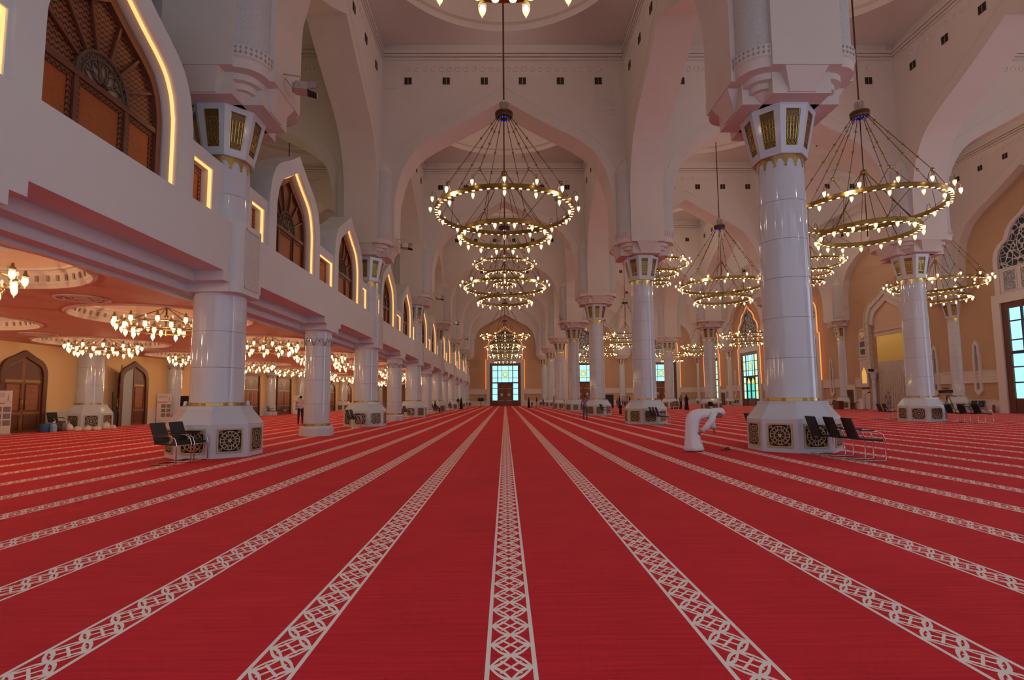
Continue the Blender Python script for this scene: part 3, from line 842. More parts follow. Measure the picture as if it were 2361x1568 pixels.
def chandelier_parts(zr1, zr2, zd, zhub, ztop, rings, near):
    # rings: (radius, z)
    P = [('rod', rod_mesh(zd+.5, ztop), (0, 0, 0), 0), ('motor_housing', DRUMM, (0, 0, zd), 0)]
    R1, z1 = rings[0]
    top = zd-.2
    # eight beaded cables to the large ring, ending in a fork
    for k in range(8):
        a = 2*pi*(k+.5)/8; c, s = cos(a), sin(a)
        f = .80; e = Vector((c*(R1*.86), s*(R1*.86), z1+.95)); st = Vector((.30*c, .30*s, top))
        P.append(('cable', cable_mesh(st, e, 4), (0, 0, 0), 0))
        mb = MB(); mb.ball(e, .07, 'brass', 8, 6)
        for d in (-.19, .19): mb.tube([e, (R1*cos(a+d), R1*sin(a+d), z1+.1)], .012, 'bronze', 4)
        P.append(('fork', mb.mesh('fork'), (0, 0, 0), 0))
    # central stay with hub and struts to the small ring
    R2, z2 = rings[1]
    mb = MB(); mb.tube([(0, 0, top), (0, 0, rings[-1][1]-.1)], .022, 'bronze', 6); mb.ball((0, 0, zhub), .13, 'brass', 10, 8); P.append(('hub', mb.mesh('hub'), (0, 0, 0), 0))
    for k in range(8):
        a = 2*pi*k/8+.2
        mb = MB(); mb.tube([(.08*cos(a), .08*sin(a), zhub), (R2*cos(a), R2*sin(a), z2+.1)], .013, 'bronze', 4); P.append(('strut', mb.mesh('strut'), (0, 0, 0), 0))
    for k in range(8):
        a = 2*pi*k/8+.2+.39
        mb = MB(); m = Vector((R1*.62*cos(a), R1*.62*sin(a), (z1+z2)/2+.25)); mb.tube([(R1*cos(a), R1*sin(a), z1-.02), (R2*cos(a-.2), R2*sin(a-.2), z2+.1)], .011, 'bronze', 4)
        P.append(('strut', mb.mesh('strut'), (0, 0, 0), 0))
    for i, (R, z) in enumerate(rings):
        P.append(('ring', ringband_mesh(R, i == 0), (0, 0, z), 0))
    sub = lambda a, arm: [('bulb', BULB, (0, 0, 0), 0), ('bracket', arm, (0, 0, 0), 0)] if near else [('bulb', BULB, (0, 0, 0), 0)]
    for k in range(16):
        a = 2*pi*k/16; P.append(('lamp', LAMP, ((R1+.27)*cos(a), (R1+.27)*sin(a), z1+.12), a, sub(a, ARM_O)))
    for i, (R, z) in enumerate(rings):
        n = 14 if i == 0 else (16 if i == 1 else 12)
        for k in range(n):
            a = 2*pi*(k+.5)/n; rr = R-.12 if i == 0 else R+.10
            P.append(('lamp', LAMP, (rr*cos(a), rr*sin(a), z-.24), a, sub(a, ARM_I)))
    return P
R2RINGS = [(2.88, 9.28), (1.84, 8.30)]
R3RINGS = [(2.90, 14.72), (1.80, 13.82), (1.02, 12.9)]
NEARP = chandelier_parts(0, 0, 13.72, 11.03, 25.6, R2RINGS, True)
FARP = chandelier_parts(0, 0, 13.72, 11.03, 25.6, R2RINGS, False)
HIGHP = chandelier_parts(0, 0, 19.2, 16.5, 25.6, R3RINGS, False)
LIGHTS = []
aisle = {0: 'the central nave', 15.5: 'the first aisle to the right', 31: 'the aisle by the mihrab wall'}
for x in (0, 15.5, 31):
    for i in range(0, 7):
        y = bayY(i); high = i == 3
        zz = 14.7 if high else 9.2
        vis = any(seen(x+3.1*cos(a), y+3.1*sin(a), z, 10) for a in [pi/4*k for k in range(8)] for z in ((8.3, 9.3) if not high else (14.7, 13, 18.)))
        if vis:
            nm = '%s-tier brass ring chandelier, %s in %s' % ('three' if high else 'two', ('hung higher than its neighbours' if high else ORD[i]+' from the front'), aisle[x])
            if i == 0: nm = 'brass ring chandelier cut off by the top of the view, first in the central nave'
            assemble('ring_chandelier', nm, 'chandelier', NEARP if (i in (0, 1) or (i == 2 and x > 0)) else (HIGHP if high else FARP), (x, y, 0), .0 if x == 0 else .13, 'brass ring chandeliers of the prayer hall')
        LIGHTS.append((x, y, zz, high))
# rod of a chandelier seen over the screens in the upper gallery
mb = MB(); 
assemble('hanging_rod', 'thin dark chandelier rod hanging in the dim upper gallery behind the second pointed arch', 'chandelier rod', [('rod', rod_mesh(9.0, 25.6), (0, 0, 0), 0), ('motor_housing', DRUMM, (0, 0, 8.6), 0)], (-15.5, bayY(2), 0))
# gallery chandeliers: two tiers of lanterns on a ring
def lantern_mesh():
    mb = MB()
    mb.lathe([(0, -.17), (.014, -.145), (.014, -.12), (.04, -.10), (.063, -.04), (.066, .02), (.052, .07), (.07, .10)], 'glow', 8, sharp=False)
    mb.lathe([(.073, .095), (.077, .108), (.038, .15), (.022, .23)], 'brass', 8)
    return mb.mesh('lantern')
LANT = lantern_mesh()
mb = MB(); mb.ball((0, 0, .0), .052, 'bulb', 6, 5, (1, 1, 1.4)); LBULB = mb.mesh('bulb')
def gring(R):
    mb = MB(); mb.tube([(R*cos(2*pi*k/40), R*sin(2*pi*k/40), 0) for k in range(40)], .022, 'gold', 5, True)
    for k in range(12):
        a = 2*pi*(k+.25)/12; mb.lathe([(.0, -.09), (.03, -.06), (.012, -.02)], 'gold', 6, Matrix.Translation((R*cos(a), R*sin(a), 0)))
        mb.ball((R*cos(a+.15), R*sin(a+.15), .12), .03, 'glow', 5, 4, (1, 1, 2))
    return mb.mesh('ring')
GR1, GR2 = gring(1.42), gring(1.18)
mb = MB(); mb.tube([(0, 0, -.35), (0, 0, .9)], .025, 'bronze', 6); mb.ball((0, 0, .3), .07, 'brass', 8, 6); GROD = mb.mesh('rod')
def gcable(a): 
    mb = MB(); mb.tube([(0, 0, .62), (1.42*cos(a), 1.42*sin(a), 0)], .012, 'bronze', 4); return mb.mesh('cable')
def gcable2(a):
    mb = MB(); mb.tube([(1.42*cos(a), 1.42*sin(a), 0), (1.18*cos(a), 1.18*sin(a), -.22)], .012, 'gold', 4); return mb.mesh('strut')
GPARTS = [('rod', GROD, (0, 0, 0), 0), ('ring', GR1, (0, 0, .0), 0), ('ring', GR2, (0, 0, -.20), 0)]
GPARTS += [('cable', gcable(2*pi*k/6), (0, 0, 0), 0) for k in range(6)]+[('strut', gcable2(2*pi*k/6+.3), (0, 0, 0), 0) for k in range(6)]
for k in range(12):
    a = 2*pi*k/12; GPARTS.append(('lantern', LANT, (1.5*cos(a), 1.5*sin(a), .04), 0, [('bulb', LBULB, (0, 0, 0), 0)]))
for k in range(12):
    a = 2*pi*(k+.5)/12; GPARTS.append(('lantern', LANT, (1.38*cos(a), 1.38*sin(a), -.13), 0, [('bulb', LBULB, (0, 0, 0), 0)]))
for k in range(10):
    a = 2*pi*(k+.3)/10; GPARTS.append(('lantern', LANT, (1.12*cos(a), 1.12*sin(a), -.30), 0, [('bulb', LBULB, (0, 0, 0), 0)]))
GL = []
for i in range(14):
    y = Y0-B-B/4+B/2*(i+1)
    for r, x in (('front', -11.625), ('wall', -19.375)):
        v = any(seen(x+1.5*cos(a), y+1.5*sin(a), 3.9, 5) for a in [pi/4*k for k in range(8)])
        GL.append((x, y, v))
        if v and y < 96:
            assemble('lantern_chandelier', 'lantern chandelier under the gallery ceiling, %s from front in row near the %s' % (ORD[i-1], 'hall' if r == 'front' else 'outer wall'), 'chandelier', GPARTS, (x, y, 4.03), .2*i, 'lantern chandeliers under the gallery')

# ------------------------------------------------------------------ vents high on the walls
def vent_mesh():
    mb = MB(); w = .20
    mb.quad([(-w, -.005, -w), (w, -.005, -w), (w, -.005, w), (-w, -.005, w)], 'dark')
    mb.box((-.012, -.03, -w), (.012, 0, w), 'tracery')
    for a, b in (((-w, -.03, -w), (w, 0, -w+.02)), ((-w, -.03, w-.02), (w, 0, w)), ((-w, -.03, -w), (-w+.02, 0, w)), ((w-.02, -.03, -w), (w, 0, w))): mb.box(a, b, 'vent')
    for i in range(6): mb.box((-w, -.018, -w+.05+.058*i), (w, -.006, -w+.075+.058*i), 'vent')
    return mb.mesh('air_vent')
VENT = vent_mesh()
side = lambda n: {-15.5: 'upper gallery', 0: 'central nave', 15.5: 'first right aisle', 31: 'mihrab aisle'}[n]
for x in (0, 15.5, 31):
    for k in range(1, 6):
        for j in range(6):
            vx = x-5.39+2.155*j; vy = Y0+B*k-.9
            if seen(vx, vy, 19.38, 0):
                put('air_vent', VENT, None, (vx, vy, 19.38), 0, 'square dark vent, %s from left above cross arch %s of the %s' % (ORD[j], ['one', 'two', 'three', 'four', 'five'][k-1], side(x)), 'air vent', 'square vents above the arches')
for x, nx in ((0, -1), (0, 1), (15.5, 1), (15.5, -1), (31, 1)):
    for i in (1, 2, 3, 4):
        for j in range(6):
            vx = x+nx*6.85; vy = bayY(i)-5.39+2.155*j
            if seen(vx, vy, 19.3, 0):
                put('air_vent', VENT, None, (vx, vy, 19.38), -nx*pi/2, 'square dark vent seen obliquely, %s along %s wall of bay %s, %s' % (ORD[j], 'left' if nx < 0 else 'right', ['one', 'two', 'three', 'four'][i-1], side(x)), 'air vent', 'square vents above the arches')

# ------------------------------------------------------------------ great glazed doors in their plaster surrounds
def star_mesh_add(mb, cx, cz, y, T):
    s = .66
    mb.quad([(cx-s, y, cz-s), (cx+s, y, cz-s), (cx+s, y, cz+s), (cx-s, y, cz+s)], 'glass_yellow', T)
    def dsc(r, m, dy, n=20): mb.quad([(cx+r*cos(2*pi*k/n), y-dy, cz+r*sin(2*pi*k/n)) for k in range(n)], m, T)
    dsc(.58, 'glass_blue', .004); dsc(.40, 'glass_day2', .008); dsc(.30, 'glass_yellow', .012, 8); dsc(.10, 'glass_orange', .016, 8)
    for k in range(16):
        a = 2*pi*k/16; c = (cx+.49*cos(a), cz+.49*sin(a)); r = .055
        mb.quad([(c[0]-r, y-.009, c[1]), (c[0], y-.009, c[1]-r), (c[0]+r, y-.009, c[1]), (c[0], y-.009, c[1]+r)], 'glass_day2', T)
def big_door(loc, rz, name, style, led=True):
    root = thing(name, None, None, loc, rz); root['kind'] = 'structure'
    mb = MB()   # plaster surround
    inn = [(-3.06, 0), (-3.06, 8.46), (3.06, 8.46), (3.06, 0)]
    mb.band(inn, [(-3.75, 0), (-3.75, 9.14), (3.75, 9.14), (3.75, 0)], -.28, 0, 'plaster')
    mb.band([(-2.95, 9.1), (-2.95, 11.0), (2.95, 11.0), (2.95, 9.1)], [(-3.38, 9.1), (-3.38, 11.1), (3.38, 11.1), (3.38, 9.1)], -.24, 0, 'plaster')
    mb.box((-2.95, -.16, 9.1), (2.95, 0, 11.1), 'plaster')
    lob = [(3.0, 11.1), (3.0, 11.9), (2.85, 12.5), (2.5, 12.95), (2.05, 13.2), (1.9, 13.5), (1.7, 14.0), (1.25, 14.5), (.6, 14.85), (0, 15.3)]
    def full(h): return [(-x, z) for x, z in h]+[(x, z) for x, z in h[::-1][1:]]
    lo = full([(x+.38, z+.06) if x > 0 else (0, z+.5) for x, z in lob]); li = full(lob)
    mb.band(li, lo, -.22, 0, 'plaster')
    put('plaster_surround', mb.mesh('plaster_surround'), root)
    mb = MB()   # tracery window in the lobed head
    mb.quad([(x, -.03, z) for x, z in li], 'tracery_net')
    for cx, cz in ((0, 12.7),):
        for r in (.3, .85, 1.45):
            mb.tube([(cx+r*cos(2*pi*k/20), -.06, cz+r*sin(2*pi*k/20)) for k in range(20) ], .028, 'plaster', 4, True, False)
        for k in range(12):
            a = 2*pi*k/12; mb.tube([(cx+.3*cos(a), -.06, cz+.3*sin(a)), (cx+.85*cos(a+.13), -.06, cz+.85*sin(a+.13)), (cx+1.45*cos(a-.1), -.06, cz+1.45*sin(a-.1))], .03, 'plaster', 4, False, False)
    put('tracery_window', mb.mesh('tracery_window'), root)
    for c in (-2.1, -.7, .7, 2.1):
        mb = MB(); mb.quad([(c-.48, -.19, 9.35), (c+.48, -.19, 9.35), (c+.48, -.19, 10.85), (c-.48, -.19, 10.85)], 'pierced')
        mb.band([(c-.48, 9.35), (c-.48, 10.85), (c+.48, 10.85), (c+.48, 9.35)], [(c-.56, 9.27), (c-.56, 10.93), (c+.56, 10.93), (c+.56, 9.27)], -.23, -.16, 'plaster', closed=True)
        put('pierced_panel', mb.mesh('pierced_panel'), root)
    mb = MB()   # wooden frame
    mb.box((-3.06, -.16, 0), (-2.52, .05, 8.46), 'wood_frame'); mb.box((2.52, -.16, 0), (3.06, .05, 8.46), 'wood_frame'); mb.box((-2.52, -.16, 7.98), (2.52, .05, 8.46), 'wood_frame')
    mb.box((-2.52, -.12, 0), (-1.46, .05, 1.13), 'wood_frame'); mb.box((1.46, -.12, 0), (2.52, .05, 1.13), 'wood_frame')
    mb.box((-1.56, -.14, 0), (-1.40, .05, 7.98), 'glass_frame'); mb.box((1.40, -.14, 0), (1.56, .05, 7.98), 'glass_frame')
    mb.box((-2.52, -.13, 4.48), (2.52, .05, 4.72), 'glass_frame')
    for z in (2.33, 3.5, 5.55, 7.0):
        mb.box((-2.52, -.10, z-.05), (-1.5, .0, z+.05), 'glass_frame'); mb.box((1.5, -.10, z-.05), (2.52, .0, z+.05), 'glass_frame')
        if z > 5: mb.box((-1.5, -.10, z-.04), (1.5, .0, z+.04), 'glass_frame')
    for x in (-.70, .70): mb.box((x-.04, -.10, 4.7), (x+.04, 0, 7.98), 'glass_frame')
    put('wood_frame', mb.mesh('wood_frame'), root)
    mb = MB()
    y = -.045
    for s in (-1, 1):
        a, b = sorted((s*1.5, s*2.52)); mb.quad([(a, y, 1.13), (b, y, 1.13), (b, y, 7.98), (a, y, 7.98)], 'glass_day')
    mb.quad([(-1.5, y, 4.7), (1.5, y, 4.7), (1.5, y, 7.98), (-1.5, y, 7.98)], 'glass_day')
    g = put('window_glass', mb.mesh('window_glass'), root)
    mb = MB(); star_mesh_add(mb, 0, 6.27, -.05, None); put('star_medallion', mb.mesh('star_medallion'), g)
    if style == 'stained':
        mb = MB()
        for c in (-.72, .72):
            w = .45
            for i, (m, z0, z1) in enumerate((('glass_green', 1.2, 2.25), ('glass_green', 2.4, 3.4))): mb.quad([(c-w, -.08, z0), (c+w, -.08, z0), (c+w, -.08, z1), (c-w, -.08, z1)], m)
            mb.quad([(c-w, -.08, 3.45), (c+w, -.08, 3.45), (c+w, -.08, 3.8), (c, -.08, 4.4), (c-w, -.08, 3.8)], 'glass_yellow')
            mb.quad([(c-.22, -.085, 3.5), (c+.22, -.085, 3.5), (c, -.085, 4.0)], 'glass_blue')
        for x in ((-2.32, -1.68, 2.32, 1.68) if led else ()): mb.quad([(x-.11, -.055, 1.2), (x+.11, -.055, 1.2), (x+.11, -.055, 7.9), (x-.11, -.055, 7.9)], 'glass_yellow')
        put('stained_glass', mb.mesh('stained_glass'), root)
        mb = MB(); mb.box((-1.42, -.06, 0), (1.42, .0, 1.15), 'wood'); mb.box((-1.42, -.02, 1.1), (1.42, .0, 4.5), 'glass_frame'); mb.box((-.06, -.1, 1.1), (.06, 0, 4.5), 'glass_frame'); put('door_leaf', mb.mesh('door_leaf'), root)
    else:
        for s in (-1, 1):
            mb = MB(); a, b = sorted((s*.02, s*1.42))
            mb.box((a, -.09, .03), (b, 0, 4.48), 'wood')
            c = s*.73
            for z0, z1 in ((.25, .95), (1.15, 3.3), (3.5, 4.3)):
                mb.band([(c-.48, z0+.08), (c-.48, z1-.08), (c+.48, z1-.08), (c+.48, z0+.08)], [(c-.56, z0), (c-.56, z1), (c+.56, z1), (c+.56, z0)], -.12, -.09, 'wood_dark', closed=True)
            l = put('door_leaf', mb.mesh('door_leaf'), root)
            mb = MB(); mb.lathe([(.30, 0), (.30, .02), (.22, .03), (0, .03)], 'tracery', 20, Matrix.Translation((c, -.09, 2.24)) @ Matrix.Rotation(pi/2, 4, 'X')); put('medallion', mb.mesh('medallion'), l)
            mb = MB(); mb.tube([(s*.17, -.09, 1.0), (s*.17, -.19, 1.05), (s*.17, -.19, 1.65), (s*.17, -.09, 1.7)], .025, 'gold', 6); put('handle', mb.mesh('handle'), l)
            mb = MB()
            for z in (1.05, 3.42): mb.box((c-.55, -.115, z-.05), (c+.55, -.09, z+.05), 'steel')
            put('kick_bar', mb.mesh('kick_bar'), l)
    if led:
        for s in (-1, 1):
            mb = MB(); f = lambda p: [(s*x, -.26, z) for x, z in p]
            mb.tube(f([(3.83, 3.4), (3.83, 9.22), (3.46, 9.22), (3.46, 11.18), (3.40, 11.2)]), .05, 'led_orange', 4, smooth=False)
            put('led_strip', mb.mesh('led_strip'), root)
        if style == 'stained' or True:
            mb = MB(); mb.tube([(x, -.24, z) for x, z in full([(x+.42, z+.08) if x > 0 else (0, z+.56) for x, z in lob])], .05, 'led_orange', 4, smooth=False); put('led_strip', mb.mesh('led_strip'), root)
    return root
for i, x in enumerate((0, 15.5, 31)): big_door((x, YF-.0, 0), 0, 'door_%d' % (i+1), 'wood')
for i, b in enumerate((2, 4, 5, 6)): big_door((XR, bayY(b), 0), -pi/2, 'door_%d' % (i+4), 'stained', b != 2)

# ------------------------------------------------------------------ arched wooden doors of the left gallery (facing +x)
RL = Matrix.Rotation(pi/2, 4, 'Z')
def gdoor(y, n, open_=False, w=1.28, rect=False):
    root = thing('door_%d' % n, None, None, (XL, y, 0), pi/2); root['kind'] = 'structure'
    h = [(-w, 0)]+arch_full(w, 2.75, 3.95)+[(w, 0)] if not rect else [(-1.85, 0), (-1.85, 3.95), (1.85, 3.95), (1.85, 0)]
    if rect: w = 1.85
    t = .24
    hi = [(-w+t, 0)]+arch_full(w-t, 2.72, 3.62)+[(w-t, 0)] if not rect else [(-w+t, 0), (-w+t, 3.72), (w-t, 3.72), (w-t, 0)]
    mb = MB(); mb.band(hi, h, -.16, .02, 'wood_dark'); put('door_frame', mb.mesh('door_frame'), root)
    W = w-t
    def top(x):
        if rect: return 3.72
        return next(za+(zb-za)*((x-xa)/(xb-xa)) for (xa, za), (xb, zb) in zip(hi, hi[1:]) if min(xa, xb) <= x <= max(xa, xb) and abs(xb-xa) > 1e-6)
    for s in (-1, 1):
        mb = MB()
        n_ = 10
        xs = [s*W*i/n_ for i in range(n_+1)]
        tops = [(x, top(max(-W+.001, min(W-.001, x)))-.01) for x in xs]
        poly = [(0, .02)]+[(x, z) for x, z in tops]+[(s*W, .02)]
        mb.prism(poly, -.07, -.01, 'wood')
        c = s*W/2; q = W/2-.10
        for z0, z1 in ((.12, .85), (1.02, 2.36)):
            mb.band([(c-q+.06, z0+.06), (c-q+.06, z1-.06), (c+q-.06, z1-.06), (c+q-.06, z0+.06)], [(c-q, z0), (c-q, z1), (c+q, z1), (c+q, z0)], -.095, -.07, 'wood_dark', closed=True)
            mb.quad([(c-q+.06, -.073, z0+.06), (c+q-.06, -.073, z0+.06), (c+q-.06, -.073, z1-.06), (c-q+.06, -.073, z1-.06)], 'wood_mid' if z0 > 1 else 'wood_dark')
        # upper light of the leaf
        if not rect:
            e = [s*(.10+ (W-.20)*i/6) for i in range(7)]
            mb.quad([(x, -.074, 2.56) for x in e]+[(x, -.074, max(2.6, top(x)-.12)) for x in e[::-1]], 'wood_dark')
        else: mb.quad([(c-q, -.074, 2.5), (c+q, -.074, 2.5), (c+q, -.074, 2.9), (c, -.074, 3.5), (c-q, -.074, 2.9)], 'wood_dark')
        if rect:
            for dx in (-.14, .14): mb.box((c+dx-.03, -.09, 1.05), (c+dx+.03, -.07, 2.35), 'wood_mid')
        leaf_T = None
        L = put('door_leaf', mb.mesh('door_leaf'), root)
        mb = MB(); mb.box((c-q-.06, -.10, 2.42), (c+q+.06, -.065, 2.50), 'brass'); mb.box((c-q-.06, -.10, .90), (c+q+.06, -.065, .97), 'brass'); put('brass_bar', mb.mesh('brass_bar'), L)
        mb = MB()
        mb.tube([(s*.10, -.07, 1.12), (s*.10, -.16, 1.16), (s*.10, -.16, 1.58), (s*.10, -.07, 1.62)], .022, 'gold', 6); mb.box((s*.10-.035, -.08, 1.05), (s*.10+.035, -.065, 1.70), 'brass')
        put('handle', mb.mesh('handle'), L)
        if not rect:
            mb = MB()
            for z in (1.3, 1.6, 1.9, 2.15):
                for k in range(4): mb.ball((c-q+.14+(2*q-.28)*k/3, -.078, z), .018, 'brass', 6, 4)
            put('stud', mb.mesh('stud'), L)
        if open_ and s == -1:
            # the leaf nearer the camera stands open against the wall: swing it about its jamb
            L.location = (-W, -.02, 0); L.rotation_euler = (0, 0, radians(-143))
            for c_ in kids(L): c_.location = (W, 0, 0)
            L.data.transform(Matrix.Translation((W, 0, 0)))
    if open_:
        mb = MB(); e = [-W+W*i/8 for i in range(9)]
        mb.quad([(x, -.012, .02) for x in e]+[(x, -.012, top(max(-W+.001, x))) for x in e[::-1]], 'doorway_light'); put('bright_opening', mb.mesh('bright_opening'), root)
DYS = [(26.29, 0, 0), (34.04, 1, 0), (49.54, 0, 1), (57.03, 0, 1), (72.79, 0, 0), (80.54, 0, 0)]
for i, (y, op, rc) in enumerate(DYS): gdoor(y, 8+i, bool(op), rect=bool(rc))

# ------------------------------------------------------------------ mihrab and its flanks on the right wall (facing -x)
YM = bayY(3)
RR = Matrix.Translation((XR, YM, 0)) @ Matrix.Rotation(-pi/2, 4, 'Z')    # local x -> -y world, local -y -> -x world
def mput(name, mb, parent=None, **k):
    return put(name, mb.mesh(name), parent, (XR, YM, 0) if parent is None else (0, 0, 0), -pi/2 if parent is None else 0, **k)
mih = thing('mihrab', 'tall pointed prayer niche with carved white surround and gold mosaic', 'prayer niche', (XR, YM, 0), -pi/2)
mb = MB()
A1 = [(-3.2, 3.8)]+arch_full(3.2, 9.0, 12.35)+[(3.2, 3.8)]; A2 = [(-2.65, 3.8)]+arch_full(2.65, 8.9, 11.65)+[(2.65, 3.8)]; A3 = [(-2.1, 0)]+arch_full(2.1, 8.7, 11.0)+[(2.1, 0)]
mb.band(A2, A1, -.35, 0, 'carved_gold'); mb.band(A3[1:-1], A2[1:-1], -.28, 0, 'plaster')
for a, b in ((3.2, 3.28), (2.6, 2.68)):
    mb.band([(-a, 3.8)]+arch_full(a, 9.0, 12.35*(1 if a > 3 else .944))+[(a, 3.8)], [(-b, 3.8)]+arch_full(b, 9.0, 12.45*(1 if a > 3 else .944))+[(b, 3.8)], -.42, -.3, 'plaster')
put('carved_arch', mb.mesh('carved_arch'), mih)
mb = MB(); mb.box((-2.1, -.06, 7.7), (2.1, 0, 11.2), 'tan_pale'); mb.box((-2.1, -.16, 7.55), (2.1, 0, 7.75), 'plaster'); mb.box((-2.1, -.16, 8.0), (2.1, 0, 8.12), 'plaster'); put('niche_head', mb.mesh('niche_head'), mih)
mb = MB()   # concave mosaic and drapery-like fluted marble
for z0, z1, m, r0 in ((4.9, 7.55, 'mosaic', 1.9), (0, 4.9, 'fluted', 1.9)):
    n = 24
    for i in range(n):
        x0, x1 = -r0+2*r0*i/n, -r0+2*r0*(i+1)/n; d = lambda x: -.05-.0*x
        mb.quad([(x0, -.07-(.03 if i % 2 and m == 'fluted' else 0), z0), (x1, -.07-(.03 if i % 2 and m == 'fluted' else 0), z0), (x1, -.07, z1), (x0, -.07, z1)], m)
put('mosaic_niche', mb.mesh('mosaic_niche'), mih)
for s in (-1, 1):
    mb = MB(); T = Matrix.Translation((s*2.35, -.3, 0))
    mb.lathe([(.28, 0), (.28, .3), (.2, .35), (.18, 3.1), (.24, 3.15), (.34, 3.8)], 'marble', 14, T); mb.box((s*2.65-.55, -.5, 3.8), (s*2.65+.55, 0, 4.15), 'plaster')
    put('pilaster', mb.mesh('pilaster'), mih)
def flank(s, lab):
    # plaque with clock, two dark boards, lit window and pulpit niche
    X = -s*4.05 if False else s*4.05
    root = thing('wall_plaque', lab, 'wall plaque', (XR, YM, 0), -pi/2)
    mb = MB(); o = [(X-.62, 5.6)]+[(X+.62*-cos(pi*k/12), 7.95+.72*sin(pi*k/12)) for k in range(13)]+[(X+.62, 5.6)]
    mb.prism(o, -.12, 0, 'plaster'); put('backing', mb.mesh('backing'), root)
    mb = MB(); mb.box((X-.62, -.10, .0), (X+.62, 0, 2.1), 'plaster'); mb.box((X-.62, -.14, 2.35), (X+.62, 0, 5.35), 'plaster'); mb.box((X-.7, -.2, 5.3), (X+.7, 0, 5.5), 'plaster'); put('lower_panel', mb.mesh('lower_panel'), root)
    for k in range(6):
        pass
    mb = MB(); c = 4.25
    o = [(X-.38, 2.75), (X+.38, 2.75), (X+.38, 3.9), (X, 4.5), (X-.38, 3.9)]; mb.add([(x, -.145, z) for x, z in o], [tuple(range(5))], 'lit_recess'); put('lit_recess', mb.mesh('lit_recess'), root)
    mb = MB(); mb.box((X-.5, -.16, 2.12), (X+.5, -.1, 2.3), 'wood_dark'); put('dark_shelf', mb.mesh('dark_shelf'), root)
    return X
XA = flank(-1, 'arched white plaque with round clock and lit recess on mihrab wall, left of the niche')
XB = flank(1, 'arched white plaque with round disc, partly hidden by a column beside the niche')
for X, lab, isclock in ((XA, 'round brass wall clock on the white plaque left of the mihrab', 1), (XB, 'round patterned disc on the white plaque partly hidden by a column', 0)):
    c = thing('wall_clock', lab, 'clock', (XR, YM, 0), -pi/2)
    T = Matrix.Translation((X, -.12, 7.95)) @ Matrix.Rotation(pi/2, 4, 'X')
    mb = MB(); mb.lathe([(.48, 0), (.48, .05), (.42, .07), (.38, .04), (0, .04)], 'tracery', 28, T); put('clock_face', mb.mesh('clock_face'), c)
    if isclock:
        mb = MB(); 
        for k in range(12):
            a = pi/6*k; mb.box((-.012, .30, .045), (.012, .36, .05), 'dark', T @ Matrix.Rotation(a, 4, 'Z'))
        mb.box((-.018, -.03, .05), (.018, .26, .055), 'dark', T @ Matrix.Rotation(radians(145), 4, 'Z')); mb.box((-.012, -.03, .056), (.012, .32, .06), 'dark', T @ Matrix.Rotation(radians(-60), 4, 'Z'))
        put('clock_hands', mb.mesh('clock_hands'), c)
    for j, z in enumerate((6.95, 6.15)):
        mb = MB(); mb.box((X-.36, -.17, z-.28), (X+.36, -.115, z+.28), 'board'); 
        mput('prayer_time_board', mb, label='dark square display board, %s of two below the round %s on the mihrab wall' % (('upper', 'lower')[j], 'clock' if isclock else 'disc'), cat='display board', group='dark boards beside the mihrab')
# slender lancet niches between columns and doors
def lancet_parts():
    mb = MB(); o = [(-.34, 1.7), (0, 1.35), (.34, 1.7), (.34, 4.7), (.26, 4.75), (.26, 5.5), (.14, 5.65), (0, 5.9), (-.14, 5.65), (-.26, 5.5), (-.26, 4.75), (-.34, 4.7)]
    i = [(-.18, 1.9), (0, 1.78), (.18, 1.9), (.18, 4.6), (.14, 4.7), (.14, 5.3), (.08, 5.4), (0, 5.55), (-.08, 5.4), (-.14, 5.3), (-.14, 4.7), (-.18, 4.6)]
    mb.band(i, o, -.16, 0, 'plaster', closed=True); a = mb.mesh('plaster_frame')
    mb = MB(); mb.add([(x, -.04, z) for x, z in i], [tuple(range(len(i)))], 'lancet'); b = mb.mesh('stone_panel')
    return [('plaster_frame', a, (0, 0, 0), 0), ('stone_panel', b, (0, 0, 0), 0)]
LN = lancet_parts()
for j, y in enumerate((43.6, 47.9, 63.3, 74.6, 78.7, 90.1)):
    if seen(XR, y, 3): assemble('lancet_niche', 'slender pointed wall niche on the mihrab wall, %s counted from the nearest door' % ORD[j], 'niche', LN, (XR, y, 0), -pi/2, 'slender wall niches')
# small wooden doors on the right wall
def small_door(y, w, h, n):
    root = thing('door_%d' % n, None, None, (XR, y, 0), -pi/2); root['kind'] = 'structure'
    mb = MB(); mb.band([(-w, 0), (-w, h), (w, h), (w, 0)], [(-w-.25, 0), (-w-.25, h+.55), (w+.25, h+.55), (w+.25, 0)], -.2, 0, 'plaster'); put('plaster_surround', mb.mesh('s'), root)
    for s in (-1, 1):
        mb = MB(); a, b = sorted((s*.01, s*w)); mb.box((a, -.10, 0), (b, -.02, h), 'wood_dark')
        for z0, z1 in ((.15, .8), (.95, h-.15)): mb.band([((a+.1), z0+.05), ((a+.1), z1-.05), ((b-.1), z1-.05), ((b-.1), z0+.05)], [(a+.05, z0), (a+.05, z1), (b-.05, z1), (b-.05, z0)], -.12, -.10, 'wood', closed=True)
        l = put('door_leaf', mb.mesh('door_leaf'), root)
        mb = MB(); mb.tube([(s*.08, -.1, 1.0), (s*.08, -.16, 1.02), (s*.08, -.16, 1.25), (s*.08, -.1, 1.27)], .015, 'brass', 5); put('handle', mb.mesh('handle'), l)
small_door(59.95, .62, 2.1, 15)
small_door(95.6, 1.3, 2.2, 16)

